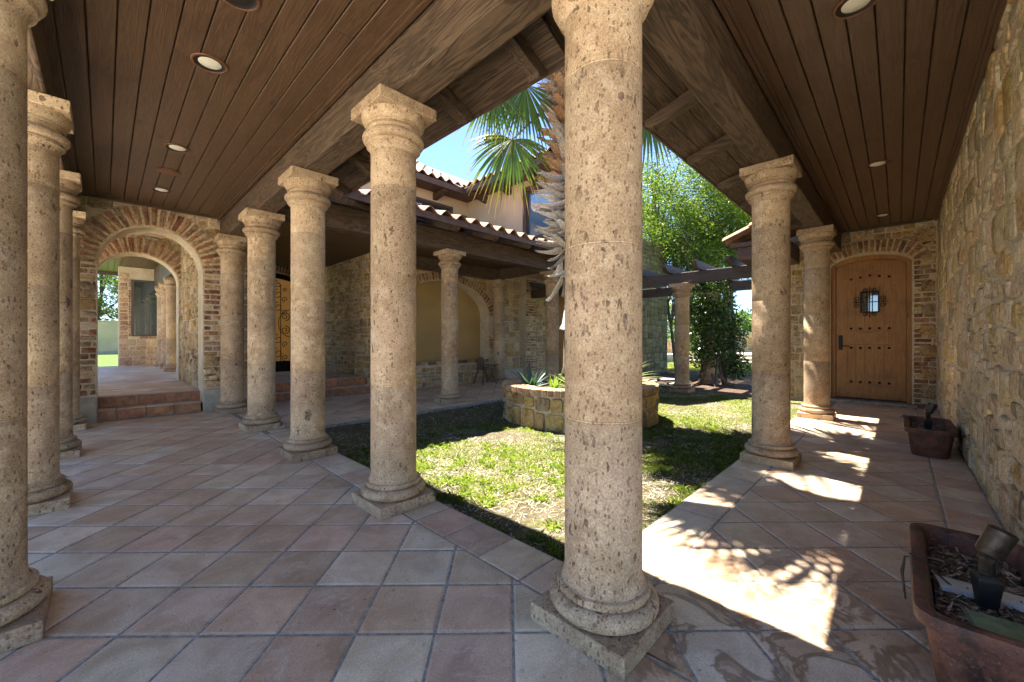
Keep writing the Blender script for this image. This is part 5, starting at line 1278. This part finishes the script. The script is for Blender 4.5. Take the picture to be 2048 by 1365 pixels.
for i, y in enumerate((8.9, 10.3)):
    W = empty('garden_bench', (19.4, y, .32), ('brown slatted bench on the raised patio beside the chimney', 'second brown bench on the raised patio, hidden by the vine')[i], 'bench', 'benches on the raised patio')
    m = MB(); m.box(-.25, .25, -.55, .55, .40, .45); m.build('seat', 'weathered_wood', W)
    m = MB(); m.box(.2, .25, -.55, .55, .46, .95); m.build('backrest', 'weathered_wood', W)
    for s in (-1, 1): m = MB(); m.box(-.22, .2, s*.5-.03, s*.5+.03, 0, .399); m.build('leg', 'weathered_wood', W)

# behind the second arch: brick and stone wall with window, low plaster wall
W = empty('rear_house_wall', (-.3, 16.2, 0), 'brick and stone wall with a dark framed window seen through the arches', 'wall')
m = MB(); PH = rel(plane_map((0, 15.8, 0), (1, 0, 0), (0, -1, 0)), W.location)
def box_at(m, x0, x1, y0, y1, z0, z1): m.box(x0+.3, x1+.3, y0-16.2, y1-16.2, z0, z1)
for a in ((-1.07, -.80, 15.8, 16.4, 0, 3.29), (-.7999, .7, 15.8, 16.4, 0, 1.20), (-.7999, .7, 15.8, 16.4, 2.92, 3.29), (.5, .7, 15.8, 16.4, 1.2001, 2.9199)): box_at(m, *a)
m.build('wall_core', 'mortar', W)
m = MB(); rubble(m, PH, -1.07, .5, .31, 1.12, .26, pal=[(.52, .40, .28), (.56, .46, .34), (.48, .36, .26)]); rubble(m, PH, -1.06, -.86, 1.1, 3.1, .2, pal=[(.42, .26, .18), (.50, .38, .28), (.36, .2, .14)]); m.build('stone_facing', 'rubble_stone', W, smooth=True, angle=50)
m = MB(); bricks(m, PH, -.86, -.8, 1.2, 2.95); bricks(m, PH, -.8, .5, 1.12, 1.2); m.build('brick_trim', 'old_brick', W, smooth=True, angle=50)
fr = MB(); P2 = lambda a, z, d: (a+.3, 15.8-16.2-d, z)
for a, b, c, d in ((-.80, -.73, 1.2, 2.92), (.43, .5, 1.2, 2.92), (-.73, .43, 1.2, 1.25), (-.73, .43, 2.87, 2.92)): fr.prism([P2(a, c, .02), P2(b, c, .02), P2(b, d, .02), P2(a, d, .02)], (0, .1, 0))
fo = fr.build('window', 'window_frame', W); g_ = MB(); g_.add([P2(-.73, 1.25, -.04), P2(.43, 1.25, -.04), P2(.43, 2.87, -.04), P2(-.73, 2.87, -.04)], [(0, 1, 2, 3)]); g_.build('pane', 'glass', fo)
W = empty('low_plaster_wall', (-3.2, 34.1, .2), 'low tan plaster garden wall left of the far window', 'wall')
m = MB(); m.box(-8, 6, -.1, .1, 0, 1.98); m.build('wall_panel', 'garden_plaster', W); m = MB(); m.box(-8, 6.05, -.14, .14, 1.981, 2.08); m.box(-8, 6.03, -.13, .13, .0, .2); m.build('coping', 'pale_plinth', W, bevel=.01)

# ------------------------------------------------------------------ grass and litter
def grass(name, x0, x1, y0, y1, n, dens, hmin, hmax, z0, cols, wid=.0022):
    x = rng.uniform(x0, x1, n); y = rng.uniform(y0, y1, n); k = dens(x, y); keep = rng.uniform(0, 1, n) < k; x, y = x[keep], y[keep]; n = len(x)
    th = rng.uniform(0, 2*PI, n); h = rng.uniform(hmin, hmax, n); lean = rng.uniform(.2, 1.5, n); w = wid*rng.uniform(.7, 1.5, n)
    b = np.column_stack([x, y, np.full(n, z0)]); t = np.column_stack([-np.sin(th), np.cos(th), np.zeros(n)])*w[:, None]
    d = np.column_stack([np.cos(th)*lean, np.sin(th)*lean, np.ones(n)]); d /= np.linalg.norm(d, axis=1)[:, None]
    mid = b+d*h[:, None]*.55; tip = mid+(d*np.array([1.4, 1.4, .35]))*h[:, None]*.5
    v = np.stack([b-t, b+t, mid+t*.8, tip, mid-t*.8], 1).reshape(-1, 3)
    c = np.array(cols)[rng.integers(0, len(cols), n)]*rng.uniform(.7, 1.3, n)[:, None]
    o = fastmesh(name, v, 5, c, 'grass_blade'); tag(o, None, None, kind='stuff'); return o
def patch(x, y):
    n = np.sin(x*2.3+1)*np.sin(y*2.9+.5)+.7*np.sin(x*5.1+y*3.3)+.5*np.sin(y*7.7-x*4.2)+.4*np.sin(x*13+y*11)
    k = .50+.42*n
    dry = np.exp(-(((x-.95)/.55)**2+((y-.75)/.40)**2)); k -= .75*dry      # thin dry patch near the corner
    k = np.where(y > 2.9+.25*np.sin(x*3), k*.30, k); k = np.where(y > 3.6, k*.4, k)
    k = np.where((x < .9) & (y > 2.0), k*.5, k)
    k = np.where((x-PC_[0])**2+(y-PC_[1])**2 < (RP+.03)**2, 0, k)
    return np.clip(k, .04, 1)
GC = [(.16, .21, .05), (.20, .24, .06), (.12, .165, .04), (.26, .28, .10), (.32, .30, .14)]
grass('lawn_grass', .24, 7.5, .24, 4.40, 210000, patch, .018, .045, -.045, GC, .0024)
tx = rng.uniform(.26, 4.5, 420); ty = rng.uniform(.26, 3.2, 420); tx[:45] = .245; ty[45:95] = .245
def tufts(x, y):
    k = np.zeros(len(x))
    for i in range(0, 420): k = np.maximum(k, np.exp(-((x-tx[i])**2+(y-ty[i])**2)/.0016))
    return k*(patch(x, y) > .04+1e-6)
grass('grass_tufts', .235, 4.5, .235, 3.2, 130000, tufts, .025, .08, -.045, [(.14, .20, .035), (.19, .24, .05), (.24, .27, .07)], .0032)
def dry(x, y): return np.clip(.55-.3*(patch(x, y)-.3), .1, 1)*np.where((x-PC_[0])**2+(y-PC_[1])**2 < (RP+.03)**2, 0, 1)
N = 60000; x = rng.uniform(.24, 7.5, N); y = rng.uniform(.24, 4.4, N); kp = rng.uniform(0, 1, N) < dry(x, y)*np.where(y > 2.9, .35, 1); x, y = x[kp], y[kp]; N = len(x)
th = rng.uniform(0, 2*PI, N); ln = rng.uniform(.008, .028, N); w = rng.uniform(.001, .003, N); c = np.column_stack([x, y, -.045+rng.uniform(.004, .016, N)])
d = np.column_stack([np.cos(th), np.sin(th), rng.normal(0, .25, N)])*ln[:, None]; s_ = np.column_stack([-np.sin(th), np.cos(th), rng.normal(0, .2, N)])*w[:, None]
q = fastmesh('dry_clippings', np.stack([c-d-s_, c+d-s_, c+d+s_, c-d+s_], 1).reshape(-1, 3), 4, np.array([(.42, .36, .26), (.55, .50, .40), (.30, .24, .16), (.50, .50, .46)])[rng.integers(0, 4, N)], 'grass_blade'); tag(q, kind='stuff')
grass('rear_lawn_grass', 13.6, 19.5, 1.2, 8.0, 30000, lambda x, y: np.full(len(x), .8), .05, .10, -.09, GC, .008)
# fallen leaves on soil beds and a few crumbs on the tiles
N = 900; x = rng.uniform(.3, 13, N); y = rng.uniform(.3, 6.5, N); ok = ((x < 7.6) & (y > 2.9) & (y < 4.4) & ((x-PC_[0])**2+(y-PC_[1])**2 > 1.4)) | ((x > 7.7) & (y > 1.2)); x, y = x[ok], y[ok]; N = len(x)
a = rand_dirs(N); a[:, 2] *= .25; b = np.cross(a, np.array([0, 0, 1.0])); b /= np.linalg.norm(b, axis=1)[:, None]; c = np.column_stack([x, y, np.full(N, -.03)]); s = rng.uniform(.008, .02, N)[:, None]
q = fastmesh('fallen_leaves', np.stack([c-a*s, c-b*s*.5, c+a*s, c+b*s*.5], 1).reshape(-1, 3), 4, np.array([(.45, .36, .26), (.30, .20, .12), (.55, .50, .42)])[rng.integers(0, 3, N)], 'mulch'); tag(q, kind='stuff')
N = 160; x = np.concatenate([rng.uniform(-1.3, .1, 110), rng.uniform(.2, 5, 50)]); y = np.concatenate([rng.uniform(.6, 5.5, 110), rng.uniform(-1.1, -.1, 50)])
a = rand_dirs(N); a[:, 2] = 0; b = np.cross(a, np.array([0, 0, 1.0])); b /= np.linalg.norm(b, axis=1)[:, None]; a /= np.linalg.norm(a, axis=1)[:, None]; c = np.column_stack([x, y, np.full(N, .0035)]); s = rng.uniform(.002, .008, N)[:, None]
q = fastmesh('floor_crumbs', np.stack([c-a*s, c-b*s*.35, c+a*s+np.array([0, 0, .002]), c+b*s*.35], 1).reshape(-1, 3), 4, np.full((N, 3), .05), 'mulch'); tag(q, kind='stuff')

# ------------------------------------------------------------------ camera, sun, sky
cam = bpy.data.cameras.new('camera'); co = bpy.data.objects.new('camera', cam); col.objects.link(co)
cam.sensor_width = 36; cam.lens = 794.16/2048*36; cam.shift_y = -2.74/2048; cam.clip_start = .02; cam.clip_end = 1000
co.location = (-1.3669, -.8334, 1.1); co.rotation_euler = (PI/2, 0, .7721-PI/2); scn.camera = co
sd = Vector((.085, .465, 1.0)).normalized()
sun = bpy.data.lights.new('sun', 'SUN'); sun.energy = 3.3; sun.angle = R(.55); sun.color = (1, .93, .82)
so = bpy.data.objects.new('sun', sun); col.objects.link(so); so.rotation_euler = sd.to_track_quat('Z', 'Y').to_euler(); so.location = sd*30
w = bpy.data.worlds.new('World'); scn.world = w; w.use_nodes = True; nt = w.node_tree; bg = nt.nodes['Background']
sky = nt.nodes.new('ShaderNodeTexSky'); sky.sky_type = 'NISHITA'; sky.sun_disc = False; sky.sun_elevation = math.asin(sd.z); sky.sun_rotation = math.atan2(sd.x, sd.y)
sky.air_density = 1.0; sky.dust_density = .0; sky.ozone_density = 4.0; sky.altitude = 2800
nt.links.new(sky.outputs[0], bg.inputs[0]); bg.inputs[1].default_value = .05
scn.view_settings.view_transform = 'Standard'; scn.view_settings.look = 'None'; scn.view_settings.exposure = 3.2; scn.view_settings.gamma = 1
try:
    scn.cycles.use_denoising = True; scn.cycles.max_bounces = 10; scn.cycles.diffuse_bounces = 8; scn.cycles.glossy_bounces = 3; scn.cycles.transmission_bounces = 4; scn.cycles.sample_clamp_indirect = 6
except Exception: pass
